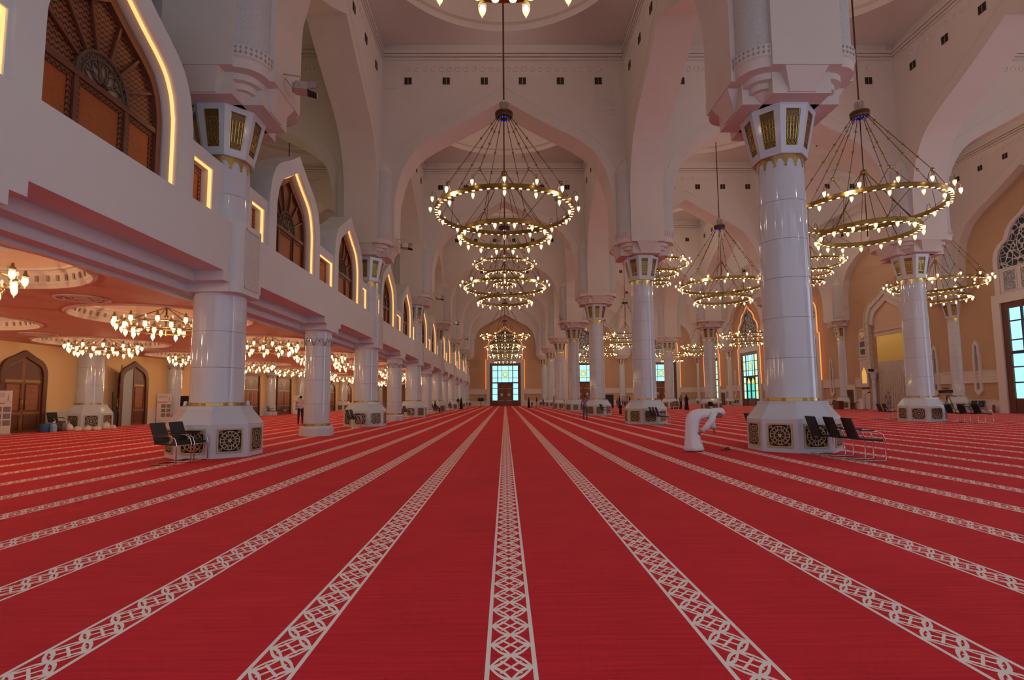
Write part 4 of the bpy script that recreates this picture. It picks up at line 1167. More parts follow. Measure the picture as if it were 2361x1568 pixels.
# ------------------------------------------------------------------ visitors' chairs
def chair_parts(high=0):
    mb = MB(); w = .25
    # seat: thin padded shell
    prof = [(-.26, .46), (.22, .43), (.25, .44)]
    mb.loft([[(x, -w+.02, z), (x, w-.02, z), (x, w-.02, z+.045), (x, -w+.02, z+.045)] for x, z in prof], 'black', smooth=False); seat = mb.mesh('seat')
    mb = MB(); mb.loft([[(-.25, -w+.02, .47), (-.25, w-.02, .47), (-.21, w-.02, .49), (-.21, -w+.02, .49)], [(-.31, -w+.01, .68), (-.31, w-.01, .68), (-.28, w-.01, .68), (-.28, -w+.01, .68)],
                         [(-.39, -w+.01, .93), (-.39, w-.01, .93), (-.365, w-.01, .94), (-.365, -w+.01, .94)]], 'black', smooth=False); back = mb.mesh('backrest')
    frames = []
    for s in (-1, 1):
        y = s*(w+.015)
        pts = [(-.30, y, .66), (.02, y, .655), (.14, y, .64), (.235, y, .585), (.275, y, .48), (.28, y, .40), (.28, y, .05), (.25, y, .018), (-.28, y, .018)]
        mb = MB(); mb.tube(pts, .0135, 'chrome', 7); frames.append(mb.mesh('side_frame'))
    mb = MB(); mb.tube([(-.28, -w-.015, .018), (-.28, w+.015, .018)], .0135, 'chrome', 6); mb.tube([(.27, -w-.015, .42), (.27, w+.015, .42)], .011, 'chrome', 6); cross = mb.mesh('crossbar')
    arms = []
    for s in (-1, 1):
        mb = MB(); y = s*(w+.015); mb.box((-.24, y-.022, .66), (.06, y+.022, .685), 'black'); arms.append(mb.mesh('armrest'))
    return [('seat', seat, (0, 0, 0), 0), ('backrest', back, (0, 0, 0), 0)]+[('side_frame', f, (0, 0, 0), 0) for f in frames]+[('crossbar', cross, (0, 0, 0), 0)]+[('armrest', f, (0, 0, 0), 0) for f in arms]
CH = chair_parts()
def chair(x, y, rz, lab, grp='black visitor chairs by the columns', sc=None): return assemble('visitor_chair', lab, 'chair', CH, (x, y, 0), rz, grp, sc=sc)
# (positions measured on the floor)

# ------------------------------------------------------------------ where the chairs stand
L1 = 'black chair by the near left column base, '
R1_ = 'black chair by the near right column base, '
chair(-7.68, 12.66, radians(-3), L1+'nearer the camera'); chair(-7.62, 13.26, radians(-3), L1+'second, against the base')
chair(7.92, 12.0, radians(-9), R1_+'outermost of three, nearest the camera'); chair(7.88, 12.62, radians(-7), R1_+'middle of three'); chair(7.80, 13.24, radians(-4), R1_+'innermost of three, against the base')
chair(7.62, 16.3, 0, 'black chair mostly hidden behind the left side of the near right column base')
for i, y in enumerate((27.55, 28.15, 28.75)): chair(7.98, y, radians(-5), 'black chair in front of the second right nave column base, %s of three' % ('nearest', 'middle', 'farthest')[i])
for i, y in enumerate((43.1, 43.75)): chair(7.95, y, 0, 'black chair in front of the third right nave column base, %s of two' % ('nearer', 'farther')[i])
for i, y in enumerate((27.9, 28.6)): chair(-7.75, y, 0, 'black chair in front of the second tall column base on the left, %s of two' % ('nearer', 'farther')[i])
for i, y in enumerate((43.2, 43.9)): chair(-7.75, y, 0, 'black chair in front of the third tall column base on the left, %s of two' % ('nearer', 'farther')[i])
for i, (x, y) in enumerate(((24.35, 27.5), (24.1, 28.1), (23.9, 28.7))): chair(x, y, radians(-6), 'black chair beside the first column base of the second right row, %s of three' % ('nearest', 'middle', 'farthest')[i])
for i, (x, y) in enumerate(((22.9, 32.6), (23.6, 33.1))): chair(x, y, radians(-12), 'black chair behind the first column base of the second right row, %s' % ('seen on its left', 'half hidden')[i])
for i, (x, y) in enumerate(((38.0, 44.0), (38.05, 43.35))): chair(x, y, radians(185), 'black chair against the mihrab wall near the glazed door, %s of two' % ('farther', 'nearer')[i])
chair(37.9, 62.6, radians(200), 'black chair against the mihrab wall left of the small wooden door')
for i, y in enumerate((58.6, 59.3)): chair(22.6, y, radians(10+i*20), 'black chair by the third column base of the second right row, %s' % ('nearer', 'farther')[i])
for i, (x, y) in enumerate(((37.8, 88.6), (37.8, 89.5))): chair(x, y, radians(190), 'black chair against the far part of the mihrab wall, %s of two' % ('nearer', 'farther')[i])
chair(-7.62, 59.2, radians(-8), 'black chair with a seated man beside the fourth tall column on the left')
chair(-22.45, 27.55, radians(-15), 'black chair beside the water jugs at the left gallery wall')
for i, y in enumerate((51.9, 54.3)): chair(-22.2, y, radians(-5+10*i), 'black chair between the tall doors of the gallery wall, %s of two' % ('nearer', 'farther')[i])
chair(-22.6, 69.9, 0, 'black chair by the far arched doors of the gallery wall')

# ------------------------------------------------------------------ people
def skin_body(name, joints, edges, radii, region, sub=2):
    me = bpy.data.meshes.new(name); names = list(joints)
    me.from_pydata([joints[n] for n in names], [(names.index(a), names.index(b)) for a, b in edges], [])
    o = bpy.data.objects.new('tmp', me); COL.objects.link(o)
    sk = o.modifiers.new('s', 'SKIN'); sk.use_smooth_shade = True
    for i, n in enumerate(names):
        r = radii.get(n, .05); r = r if isinstance(r, tuple) else (r, r)
        me.skin_vertices[0].data[i].radius = r; me.skin_vertices[0].data[i].use_root = (i == 0)
    if sub: ss = o.modifiers.new('u', 'SUBSURF'); ss.levels = sub; ss.render_levels = sub
    dg = bpy.context.evaluated_depsgraph_get(); dg.update()
    out = bpy.data.meshes.new_from_object(o.evaluated_get(dg), depsgraph=dg); out.name = name
    bpy.data.objects.remove(o); bpy.data.meshes.remove(me)
    out.materials.clear(); order = []
    segs = []
    for a, b in edges:
        mm = region(a, b)
        if mm not in order: order.append(mm)
        segs.append((Vector(joints[a]), Vector(joints[b]), order.index(mm), (radii.get(a, .05) if not isinstance(radii.get(a, .05), tuple) else max(radii[a]))))
    for mm in order: out.materials.append(mm)
    for p in out.polygons:
        c = p.center; best = None
        for A, B_, k, r in segs:
            d = B_-A; t = max(0, min(1, (c-A).dot(d)/max(1e-9, d.length_squared))); q = (c-(A+d*t)).length/max(r, .02)**.5
            if best is None or q < best[0]: best = (q, k)
        p.material_index = best[1]; p.use_smooth = True
    return out
def fingers(J, E, Rd, side, wrist, direc, palm_n, L=.085):
    # palm and five separate bent fingers growing from the wrist
    w = Vector(wrist); d = Vector(direc).normalized(); n = Vector(palm_n).normalized(); s = d.cross(n).normalized()
    k = 'hand'+side; J[k] = tuple(w+d*.075); Rd[k] = (.034, .018); E.append(('wrist'+side, k))
    for i, (off, ln) in enumerate(((-.030, .062), (-.010, .078), (.011, .074), (.030, .058))):
        a = 'f%d%s' % (i, side); J[a+'a'] = tuple(w+d*.10+s*off); J[a+'b'] = tuple(w+d*(.10+ln*.55)+s*off*1.15+n*.008); J[a+'c'] = tuple(w+d*(.10+ln)+s*off*1.15+n*.026)
        for q in 'abc': Rd[a+q] = .0085
        E += [(k, a+'a'), (a+'a', a+'b'), (a+'b', a+'c')]
    J['th'+side+'a'] = tuple(w+d*.045-s*.045+n*.01); J['th'+side+'b'] = tuple(w+d*.085-s*.060+n*.025); Rd['th'+side+'a'] = .011; Rd['th'+side+'b'] = .009
    E += [('wrist'+side, 'th'+side+'a'), ('th'+side+'a', 'th'+side+'b')]
def person(lab, loc, rz, top, legs, hair='hair', pose='stand', h=1.72, shoes='black', arms=None, skirt=None, grp=None, headturn=0.):
    J = {}; E = []; Rd = {}
    P = pose == 'sit'
    pel = (0, 0, .52 if P else .96)
    dz = pel[2]-.96
    J['pelvis'] = pel; Rd['pelvis'] = (.15, .115)
    J['waist'] = (-.02 if P else 0, 0, 1.10+dz); Rd['waist'] = (.135, .10)
    J['chest'] = (-.04 if P else 0, 0, 1.30+dz); Rd['chest'] = (.165, .11)
    J['neck'] = (-.02 if P else 0, 0, 1.47+dz); Rd['neck'] = .056
    J['jaw'] = (.015, 0, 1.545+dz); Rd['jaw'] = .068
    J['brow'] = (.012, 0, 1.63+dz); Rd['brow'] = .088
    J['crown'] = (0, 0, 1.69+dz); Rd['crown'] = .066
    J['nose'] = (.098, 0, 1.595+dz); Rd['nose'] = .014
    E += [('pelvis', 'waist'), ('waist', 'chest'), ('chest', 'neck'), ('neck', 'jaw'), ('jaw', 'brow'), ('brow', 'crown'), ('brow', 'nose')]
    for s, S in ((1, 'L'), (-1, 'R')):
        if P:
            J['hip'+S] = (.05, .09*s, .51); J['knee'+S] = (.44, .12*s, .50); J['ankle'+S] = (.46, .12*s, .09); J['toe'+S] = (.62, .14*s, .04)
        else:
            st = .05*s
            J['hip'+S] = (0, .09*s, .90); J['knee'+S] = (.02+st*.4, .105*s, .50); J['ankle'+S] = (-.02+st, .11*s, .09); J['toe'+S] = (.14+st, .13*s, .035)
        Rd['hip'+S] = .098; Rd['knee'+S] = .064; Rd['ankle'+S] = .045; Rd['toe'+S] = (.045, .03)
        E += [('pelvis', 'hip'+S), ('hip'+S, 'knee'+S), ('knee'+S, 'ankle'+S), ('ankle'+S, 'toe'+S)]
        ar = (arms or {}).get(S)
        sh = Vector((-.02 if P else 0, .185*s, 1.41+dz))
        if ar: el, wr = Vector(ar[0])+Vector((0, 0, dz)), Vector(ar[1])+Vector((0, 0, dz))
        elif P: el, wr = Vector((.05, .25*s, 1.14+dz)), Vector((.28, .15*s, 1.04+dz))
        else: el, wr = Vector((-.03, .25*s, 1.14)), Vector((.06, .255*s, .89))
        J['sh'+S], J['elbow'+S], J['wrist'+S] = tuple(sh), tuple(el), tuple(wr)
        Rd['sh'+S] = .066; Rd['elbow'+S] = .043; Rd['wrist'+S] = .028
        E += [('chest', 'sh'+S), ('sh'+S, 'elbow'+S), ('elbow'+S, 'wrist'+S)]
        d = (wr-el).normalized(); fingers(J, E, Rd, S, wr, d, (Vector((0, -s, 0)) if abs(d.y) < .8 else Vector((0, 0, -1))))
    tm, lm, sm = top if not isinstance(top, str) else M[top], legs if not isinstance(legs, str) else M[legs], M[shoes]
    def region(a, b):
        n = a+b
        if 'ankle' in a and 'toe' in b: return sm
        if 'knee' in n or 'hip' in n: return lm
        if a == 'pelvis': return tm
        if 'wrist' in a or 'hand' in n or a[0] == 'f' or a[:2] == 'th': return M['skin']
        if a in ('neck', 'jaw', 'brow'): return M['skin']
        if a == 'chest' and b == 'neck': return tm
        return tm
    sc = h/1.76
    t = thing('person', lab, 'person', loc, rz, grp, sc=sc)
    b = put('body', skin_body('body', J, E, Rd, region, 1), t)
    # hair
    mb = MB(); c = (-.012, 0, 1.645+dz)
    rings = []
    for i in range(7):
        u = pi*.62*i/6; rings.append([(c[0]-.01*i/6+(.100)*sin(u)*cos(2*pi*k/14)-(.012*i/6), c[1]+.088*sin(u)*sin(2*pi*k/14), c[2]+.098*cos(u)) if cos(2*pi*k/14) < .55 or i < 4 else (c[0]+.082*sin(pi*.62*3.2/6)*cos(2*pi*k/14), .088*sin(pi*.62*3.2/6)*sin(2*pi*k/14), c[2]+.098*cos(pi*.62*3.2/6)) for k in range(14)])
    mb.loft(rings, hair); put('hair', mb.mesh('hair'), t)
    return t
def robed(lab, loc, rz, h, mat, grp=None, bag=None):
    # figure in a long loose robe and head cover: one lofted body from hem to crown
    s = h/1.68
    def ring(cx, z, a, b, n=18, fold=0.): return [(cx+a*(1+fold*sin(5*2*pi*k/n))*cos(2*pi*k/n), b*(1+fold*sin(5*2*pi*k/n))*sin(2*pi*k/n), z) for k in range(n)]
    R = [ring(0, .01, .25, .27, fold=.07), ring(0, .12, .235, .25, fold=.06), ring(0, .5, .185, .205, fold=.05), ring(0, .92, .155, .20), ring(0, 1.15, .14, .205), ring(0, 1.32, .13, .225), ring(-.005, 1.40, .11, .19), ring(0, 1.46, .085, .11),
         ring(.01, 1.52, .09, .088), ring(.012, 1.60, .105, .092), ring(.005, 1.66, .085, .075), ring(0, 1.69, .035, .03)]
    t = thing('person', lab, 'person', loc, rz, grp, sc=s)
    mb = MB(); mb.loft(R, mat); put('body', mb.mesh('body'), t)
    mb = MB()
    n = 8
    mb.loft([[(.085+.035*cos(pi*(j/4-1)*.5)*(1 if i in (1, 2) else .75), .05*sin(pi*(j/4-1)*.5), 1.525+.035*i) for j in range(9)] for i in range(4)], 'skin', caps=False); put('face', mb.mesh('face'), t)
    for q in (1, -1):
        mb = MB(); mb.tube([(0, q*.20, 1.36), (-.02, q*.27, 1.12), (.10, q*.20, .98), (.16, q*.13, .97)], [.075, .07, .062, .06], mat, 8); put('sleeve', mb.mesh('sleeve'), t)
        mb = MB(); mb.tube([(.15, q*.13, .97), (.19, q*.10, .965)], .028, 'skin', 6)
        for f in range(4): mb.tube([(.185, q*(.085+.012*f), .965), (.215, q*(.075+.012*f), .962), (.235, q*(.065+.012*f), .95)], .0075, 'skin', 4)
        mb.tube([(.17, q*.11, .985), (.205, q*.085, .992)], .009, 'skin', 4); put('hand', mb.mesh('hand'), t)
    return t
lilac, jeans = cloth('lilac_cloth', (.30, .20, .34)), cloth('jeans', (.10, .11, .19))
pale = cloth('pale_shirt', (.62, .52, .56)); navy = cloth('navy_cloth', (.03, .03, .07)); beige = cloth('beige_cloth', (.45, .36, .26)); greyc = cloth('grey_cloth', (.25, .23, .25)); pinkc = cloth('pink_cloth', (.60, .28, .28)); cream = cloth('cream_cloth', (.55, .48, .36)); purple = cloth('purple_cloth', (.15, .08, .22)); bluec = cloth('blue_cloth', (.05, .09, .20)); dusty = cloth('dusty_pink', (.40, .22, .24))
def at(px, Y): # floor point below a picture column, at depth Y
    a = (px-1180.8)/F_; c, s = cos(YAW), sin(YAW)
    dx, dy = c*a+s*1, -s*a+c*1
    return (CX+dx/dy*Y, Y, 0)
UP = {'L': ((.20, .23, 1.33), (.22, .10, 1.56)), 'R': ((.22, -.23, 1.32), (.24, -.08, 1.55))}
person('man in pale shirt and dark trousers taking a photo beside the first slender column', at(694.5, 32.6), radians(118), pale, navy, h=1.74, arms=UP)
person('man in lilac shirt and jeans standing in the nave with one arm raised', at(1347, 35.6), radians(75), lilac, jeans, h=1.64, arms={'R': ((.10, -.30, 1.45), (.30, -.26, 1.62))})
p = person('man in dark clothes sitting on a chair by the fourth tall left column', (at(1003.5, 59.2)[0], 59.2, -.01), radians(-8), 'black_cloth', navy, pose='sit', h=1.76)
robed('woman in long black robe standing near the sixth tall left column', at(1063, 79), radians(200), 1.66, 'black_cloth')
person('man in black shirt and beige trousers standing next to the robed woman on the left', at(1056, 80.5), radians(250), 'black_cloth', beige, h=1.74)
person('child in pink clothes standing by the left column bases', at(1046.6, 78.5), radians(260), pinkc, pinkc, h=1.18)
person('person in grey and dark clothes sitting low by the fifth tall left column', at(1037, 74.6), radians(230), purple, greyc, pose='sit', h=1.6)
robed('woman in black robe standing right of the far glazed door', at(1218, 86), radians(190), 1.62, 'black_cloth')
person('child in dark clothes beside the black robed woman right of the far door', at(1225.5, 85.5), radians(230), 'black_cloth', navy, h=.98)
person('man in black shirt and beige trousers standing right of the far door', at(1236, 86.5), radians(170), 'black_cloth', beige, h=1.70)
person('slim figure in dark clothes near the far right nave columns', at(1251, 97), radians(200), navy, 'black_cloth', h=1.5)
person('standing man in beige robe near the far right nave columns', at(1275.5, 73.5), radians(160), dusty, beige, h=1.72)
person('person in brown clothes sitting beside the fourth right nave column base', at(1299.5, 73.9), radians(180), cream, dusty, pose='sit', h=1.6)
person('person in purple clothes at the left end of the standing visitor group', at(1421.5, 75), radians(300), purple, purple, h=1.35)
person('man in dark suit, second from left in the standing visitor group', at(1426.5, 78), radians(330), 'black_cloth', navy, h=1.76)
person('woman with long dark hair and cream top in the visitor group', at(1434, 79), radians(120), cream, greyc, h=1.72)
person('visitor in light grey shirt in the middle of the visitor group', at(1439, 79.5), radians(200), pale, navy, h=1.60)
person('visitor in brown clothes in the right half of the visitor group', at(1444, 79), radians(150), dusty, greyc, h=1.72)
robed('woman in black robe at the right end of the visitor group', at(1450, 77), radians(170), 1.58, 'black_cloth')
robed('person wrapped in black sitting low on the carpet left of the second right nave column', at(1428, 47.5), radians(260), .92, 'black_cloth')
person('man in grey shirt and black trousers standing beyond the bowing man', at(1567, 66), radians(210), greyc, 'black_cloth', h=1.70)
robed('woman in long black robe standing beyond the bowing man', at(1580, 61.5), radians(200), 1.74, 'black_cloth')
person('man in blue jacket standing by the third column of the second right row', at(1631, 72), radians(250), bluec, navy, h=1.62)
person('man in dusty pink shirt standing near the mihrab behind the chairs', at(2044, 47.0), radians(210), dusty, greyc, h=1.72)
# the bowing man in white
def bowing_man():
    t = thing('person', 'man in white robe and white head cloth bowing in prayer beside the near right column', 'person', (4.95, 14.38, 0), radians(-6))
    n = 28
    def ring(c, ax, a, b, fold=0., ph=0.):
        ax = Vector((cos(radians(ax)), 0, sin(radians(ax))))     # in-plane axis across the body
        return [tuple(Vector((c[0], 0, c[1]))+ax*a*(1+fold*sin(6*2*pi*k/n+ph))*cos(2*pi*k/n)+Vector((0, b*(1+fold*sin(6*2*pi*k/n+ph))*sin(2*pi*k/n), 0))) for k in range(n)]
    R = [ring((-.01, .035), 4, .265, .27, .06), ring((-.02, .12), 3, .25, .26, .06), ring((-.04, .32), 0, .205, .225, .05, .3), ring((-.045, .52), -2, .18, .205, .04, .5), ring((-.04, .68), -6, .178, .20, .02, .5), ring((-.025, .78), -14, .182, .203),
         ring((.005, .87), -28, .182, .205), ring((.06, .93), -46, .172, .203), ring((.14, .965), -63, .158, .198), ring((.24, .98), -76, .143, .195), ring((.34, .985), -86, .134, .205), ring((.45, .985), -90, .125, .225), ring((.53, .985), -94, .11, .20), ring((.585, .99), -98, .075, .12), ring((.62, 1.00), -100, .06, .065)]
    mb = MB(); mb.loft(R, 'white_cloth'); put('robe', mb.mesh('robe'), t)
    # head looks down and forward
    mb = MB()
    H = Matrix.Translation((.675, 0, .995)) @ Matrix.Rotation(radians(62), 4, 'Y')
    hd = []
    for i, (z, a, b, cx) in enumerate(((-.125, .035, .03, .035), (-.11, .055, .05, .03), (-.07, .078, .064, .018), (-.02, .094, .072, .008), (.03, .100, .078, 0), (.075, .092, .074, -.004), (.11, .062, .055, -.006), (.128, .02, .02, -.006))):
        hd.append([(cx+a*cos(2*pi*k/16), b*sin(2*pi*k/16), z) for k in range(16)])
    mb.loft(hd, 'skin', T=H)
    mb.loft([[(.095, -.012, -.005), (.095, .012, -.005), (.09, 0, .0)], [(.120, -.016, -.04), (.120, .016, -.04), (.112, 0, -.03)], [(.085, -.012, -.05), (.085, .012, -.05), (.085, 0, -.045)]], 'skin', T=H)
    for s in (1, -1):
        mb.ball((.083, .032*s, .012), .012, 'white_cloth', 8, 6, T=H); mb.ball((.092, .032*s, .012), .006, 'hair', 6, 4, T=H); mb.ball((-.005, .080*s, -.005), .026, 'skin', 8, 6, (.6, .35, 1.1), T=H)
    mb.box((.074, -.024, -.078), (.086, .024, -.070), 'red', T=H)
    mb.tube([(.60, 0, .995), (.66, 0, .985)], .055, 'skin', 10)
    put('head', mb.mesh('head'), t)
    mb = MB(); rings = []
    for i, (z, a, b, cx) in enumerate(((.14, .02, .02, -.01), (.135, .07, .06, -.01), (.10, .105, .09, -.012), (.04, .118, .10, -.022), (-.02, .118, .112, -.055), (-.09, .115, .13, -.085), (-.16, .10, .17, -.10), (-.19, .08, .18, -.10))):
        rings.append([(cx+a*cos(2*pi*k/18)*(1 if cos(2*pi*k/18) < .3 or i < 4 else .35), b*sin(2*pi*k/18), z) for k in range(18)])
    mb.loft(rings, 'white_cloth', T=H); put('head_cloth', mb.mesh('head_cloth'), t)
    for s, pts in ((-1, [(.47, -.20, 1.0), (.40, -.27, .82), (.27, -.25, .66), (.17, -.20, .545)]), (1, [(.50, .20, .98), (.53, .25, .84), (.545, .22, .70), (.55, .17, .60)])):
        mb = MB(); mb.tube(pts, [.085, .082, .075, .068], 'white_cloth', 12); put('sleeve', mb.mesh('sleeve'), t)
        J, E, Rd = {}, [], {}
        w = Vector(pts[-1]); d = (Vector(pts[-1])-Vector(pts[-2])).normalized()
        J['arm'] = tuple(w-d*.06); J['wristX'] = tuple(w+d*.01); Rd['arm'] = .034; Rd['wristX'] = .028; E.append(('arm', 'wristX'))
        fingers(J, E, Rd, 'X', J['wristX'], d, Vector((-.6, -s*.8, 0)) if s > 0 else Vector((-.5, .5, -.2)))
        put('hand', skin_body('hand', J, E, Rd, lambda a, b: M['skin'], 1), t)
    for s in (1, -1):
        mb = MB(); mb.loft([[(x, .10*s+b*cos(2*pi*k/10), .002+max(0, hgt*(.5+.5*sin(2*pi*k/10)))) for k in range(10)] for x, b, hgt in ((-.12, .02, .05), (-.09, .036, .07), (0, .040, .075), (.08, .046, .055), (.14, .040, .04), (.165, .02, .025))], 'skin')
        put('foot', mb.mesh('foot'), t)
        for f in range(5): pass
    return t
bowing_man()
mb = MB()
for dx, dy, a in ((0, 0, .2), (.10, .07, .35)):
    T = Matrix.Translation((dx, dy, 0)) @ Matrix.Rotation(a, 4, 'Z')
    mb.loft([[(x, b*cos(2*pi*k/12), .012+.012*sin(2*pi*k/12)) for k in range(12)] for x, b in ((-.13, .02), (-.10, .04), (0, .036), (.08, .048), (.125, .03))], 'black', T=T)
    mb.tube([(.03, -.045, .02), (.045, -.03, .055), (.05, .0, .065), (.045, .03, .055), (.03, .045, .02)], .012, 'black', 6, T=T)
put('sandals', mb.mesh('sandals'), None, (5.85, 14.62, 0), radians(10), 'pair of black sandals lying on the red carpet in front of the bowing man', 'sandals')

# ------------------------------------------------------------------ smaller furnishings
def banner(px, Y, rz, lab, w=.85, h=1.95):
    x, y, _ = at(px, Y)
    t = thing('roll_up_banner', lab, 'banner', (x, y, 0), rz)
    mb = MB(); mb.box((-w/2, -.10, 0), (w/2, .10, .07), 'steel'); put('base', mb.mesh('base'), t)
    mb = MB(); mb.box((-w/2, -.01, .07), (w/2, .0, h), 'paper'); put('sheet', mb.mesh('sheet'), t)
    mb = MB(); mb.box((-w/2, -.014, h-.52), (w/2, -.011, h-.50), 'dusty_pink'); mb.box((-w/2, -.014, h-.60), (w*.2, -.011, h-.55), 'dusty_pink')
    mb.add([(w*.29, -.013, h-.46), (w*.38, -.013, h-.46), (w*.345, -.013, h-.14), (w*.325, -.013, h-.14)], [(0, 1, 2, 3)], 'grey'); mb.box((-w*.4, -.014, h-.30), (w*.2, -.011, h-.10), 'print_pale')
    for r in range(3):
        for c in range(2): mb.box((-w*.20+c*w*.36, -.014, .42+.30*r), (-w*.20+c*w*.36+w*.30, -.011, .66+.30*r), 'print_grey')
    mb.box((-w*.4, -.014, .18), (-w*.18, -.011, .21), 'grey')
    put('printed_panel', mb.mesh('printed_panel'), t)
    mb = MB(); mb.tube([(0, .03, .05), (0, .03, h)], .012, 'steel', 6); put('pole', mb.mesh('pole'), t)
banner(2, 24.3, radians(72), 'white roll-up banner cut by the left edge, before the first arched door', w=.95, h=1.98)
banner(381, 36.6, radians(50), 'white roll-up banner with six grey pictures standing right of the open arched door')
banner(686, 57.0, radians(50), 'white roll-up banner standing behind the photographing man')
def display_stand(px, Y, lab, w, h, z, name='display_stand'):
    x, y, _ = at(px, Y); t = thing(name, lab, 'display', (x, y, 0), 0)
    mb = MB(); mb.box((-w/2, -.04, z), (w/2, .04, z+h), 'black'); put('screen', mb.mesh('screen'), t)
    mb = MB(); mb.box((-.12, -.03, .04), (.12, .06, z+.1), 'grey'); put('post', mb.mesh('post'), t)
    mb = MB(); mb.box((-.4, -.3, 0), (.4, .3, .05), 'black'); put('foot', mb.mesh('foot'), t)
    return t
display_stand(1108, 104.6, 'black flat screen on a grey pedestal left of the far glazed door', 1.15, .65, 1.0)
t = display_stand(433, 33.2, 'black display board seen just left of the near tall left column', .75, 1.15, .62)
mb = MB(); mb.box((-.25, -.15, 0), (.25, .15, .09), 'white_cloth'); mb.ball((.0, 0, .17), .11, 'white_cloth', 10, 8); mb.ball((.05, 0, .30), .06, 'white_cloth', 8, 6)
t = display_stand(1403, 70, 'tall dark partition board right of the third right nave column', 1.1, 1.7, .15)
mb = MB(); mb.loft([[(.10*r*cos(2*pi*k/12), .10*r*sin(2*pi*k/12), z) for k in range(12)] for r, z in ((.9, 0), (1.1, .03), (.7, .10), (.9, .15), (.4, .21))], 'white_cloth'); tb = mb.mesh('tissue_box')
put('crumpled_tissue', tb, None, (-8.462, 14.46, 1.306), 0, sc=.6, label= 'crumpled white tissues lying on the ledge at the left of the near left column', cat='tissues')
put('crumpled_tissue', tb, None, (-7.065, 14.95, 1.306), 0, sc=.6, label= 'crumpled white tissues lying on the ledge at the right of the near left column', cat='tissues')
# water and cloths by the wall column
mb = MB(); mb.lathe([(0, 0), (.13, 0), (.14, .03), (.14, .12), (.13, .14), (.14, .16), (.14, .30), (.10, .37), (.04, .40), (.035, .47), (0, .47)], 'jug2', 16); jm = mb.mesh('bottle')
for i, (dx, dy) in enumerate(((0, 0), (.0, .0))):
    pass
def jug(x, y, z, lab, r=0):
    t = thing('water_jug', lab, 'water jug', (x, y, z), r)
    put('bottle', jm, t)
    mb = MB(); mb.lathe([(0, .50), (.045, .50), (.045, .45), (.036, .45)], 'white_cloth', 10); put('cap', mb.mesh('cap'), t)
x, y, _ = at(130, 26.9); jug(x, y, 0, 'blue water jug standing in front at the left gallery wall')
x, y, _ = at(112, 26.9); 
t = thing('blue_tub', 'round blue plastic tub beside the water jugs', 'tub', (x, y, 0)); mb = MB(); mb.lathe([(0, .01), (.22, .01), (.27, .38), (.29, .38), (.29, .40), (.25, .40), (.20, .05), (0, .05)], 'jug', 24); put('bowl', mb.mesh('bowl'), t)
x, y, _ = at(147, 28.1); t = thing('grey_bin', 'grey plastic bin beside the blue tub', 'bin', (x, y, 0)); mb = MB(); mb.frustum([(-.2, -.16, 0), (.2, -.16, 0), (.2, .16, 0), (-.2, .16, 0)], [(-.25, -.2, .42), (.25, -.2, .42), (.25, .2, .42), (-.25, .2, .42)], 'grey'); put('body', mb.mesh('body'), t)
mb = MB(); mb.box((-.27, -.22, .42), (.27, .22, .46), 'steel'); put('rim', mb.mesh('rim'), t)
x, y, _ = at(131, 27.0)
def heap(seed, w, d, h, mat):
    r = random.Random(seed); mb = MB(); n = 16; R = []
    for i, (s, z) in enumerate(((1, 0), (1.02, .3), (.85, .65), (.55, .92), (.15, 1))):
        R.append([(w*s*cos(2*pi*k/n)*(1+r.uniform(-.2, .12)), d*s*sin(2*pi*k/n)*(1+r.uniform(-.2, .12)), h*z*(1+r.uniform(-.3, .25)*(i > 0))) for k in range(n)])
    mb.loft(R, mat); return mb.mesh('cloth_bundle')
for i, (px, Y, w, d, h) in enumerate(((166, 28.0, .20, .19, .34), (186, 28.2, .21, .22, .19), (208, 28.35, .20, .22, .23), (230, 28.6, .20, .22, .17), (250, 29.1, .19, .19, .36), (265, 29.6, .19, .19, .20))):
    x, y, _ = at(px, Y); put('cloth_bundle', heap(i, w, d, h, 'bag'), None, (x, y, 0), .3*i, 'white cloth bundle by the first wall column, %s from left of six' % ORD[i], 'bundle', 'white bundles by the gallery wall')
t = thing('dark_green_pole', 'dark green flag pole leaning beside the open arched door', 'pole', (XL+.35, 32.0, 0)); mb = MB(); mb.tube([(0, 0, 0), (-.1, 0, 2.0)], .03, cloth('green_pole', (.02, .10, .06)), 8); put('shaft', mb.mesh('shaft'), t); mb = MB(); mb.lathe([(.09, 0), (.09, .03), (.03, .05)], 'black', 12); put('foot', mb.mesh('foot'), t)
# by the mihrab
def box_thing(name, lab, cat, px, Y, w, d, h, mat, legs=False, rz=-pi/2):
    x, y, _ = at(px, Y); t = thing(name, lab, cat, (x, y, 0), rz)
    if legs:
        mb = MB(); mb.box((-w/2, -d/2, h-.05), (w/2, d/2, h), mat); put('table_top', mb.mesh('table_top'), t)
        for a in (-1, 1):
            for b in (-1, 1):
                mb = MB(); mb.box((a*(w/2-.04)-.025, b*(d/2-.04)-.025, 0), (a*(w/2-.04)+.025, b*(d/2-.04)+.025, h-.05), mat); put('leg', mb.mesh('leg'), t)
    else:
        mb = MB(); mb.box((-w/2, -d/2, .06), (w/2, d/2, h-.05), mat); put('body', mb.mesh('body'), t)
        mb = MB(); mb.box((-w/2-.04, -d/2-.04, h-.05), (w/2+.04, d/2+.04, h), mat); put('top', mb.mesh('top'), t)
        mb = MB(); mb.box((-w/2-.03, -d/2-.03, 0), (w/2+.03, d/2+.03, .06), 'wood_dark'); put('plinth', mb.mesh('plinth'), t)
    return t
box_thing('low_cabinet', 'low brown cabinet standing left of the small wooden door on the mihrab wall', 'cabinet', 1928, 58.5, 1.0, .5, .9, 'lattice_wood')
box_thing('side_table', 'small dark wooden table right of the small door on the mihrab wall', 'table', 1967, 55, .9, .5, .75, 'wood_dark', True)
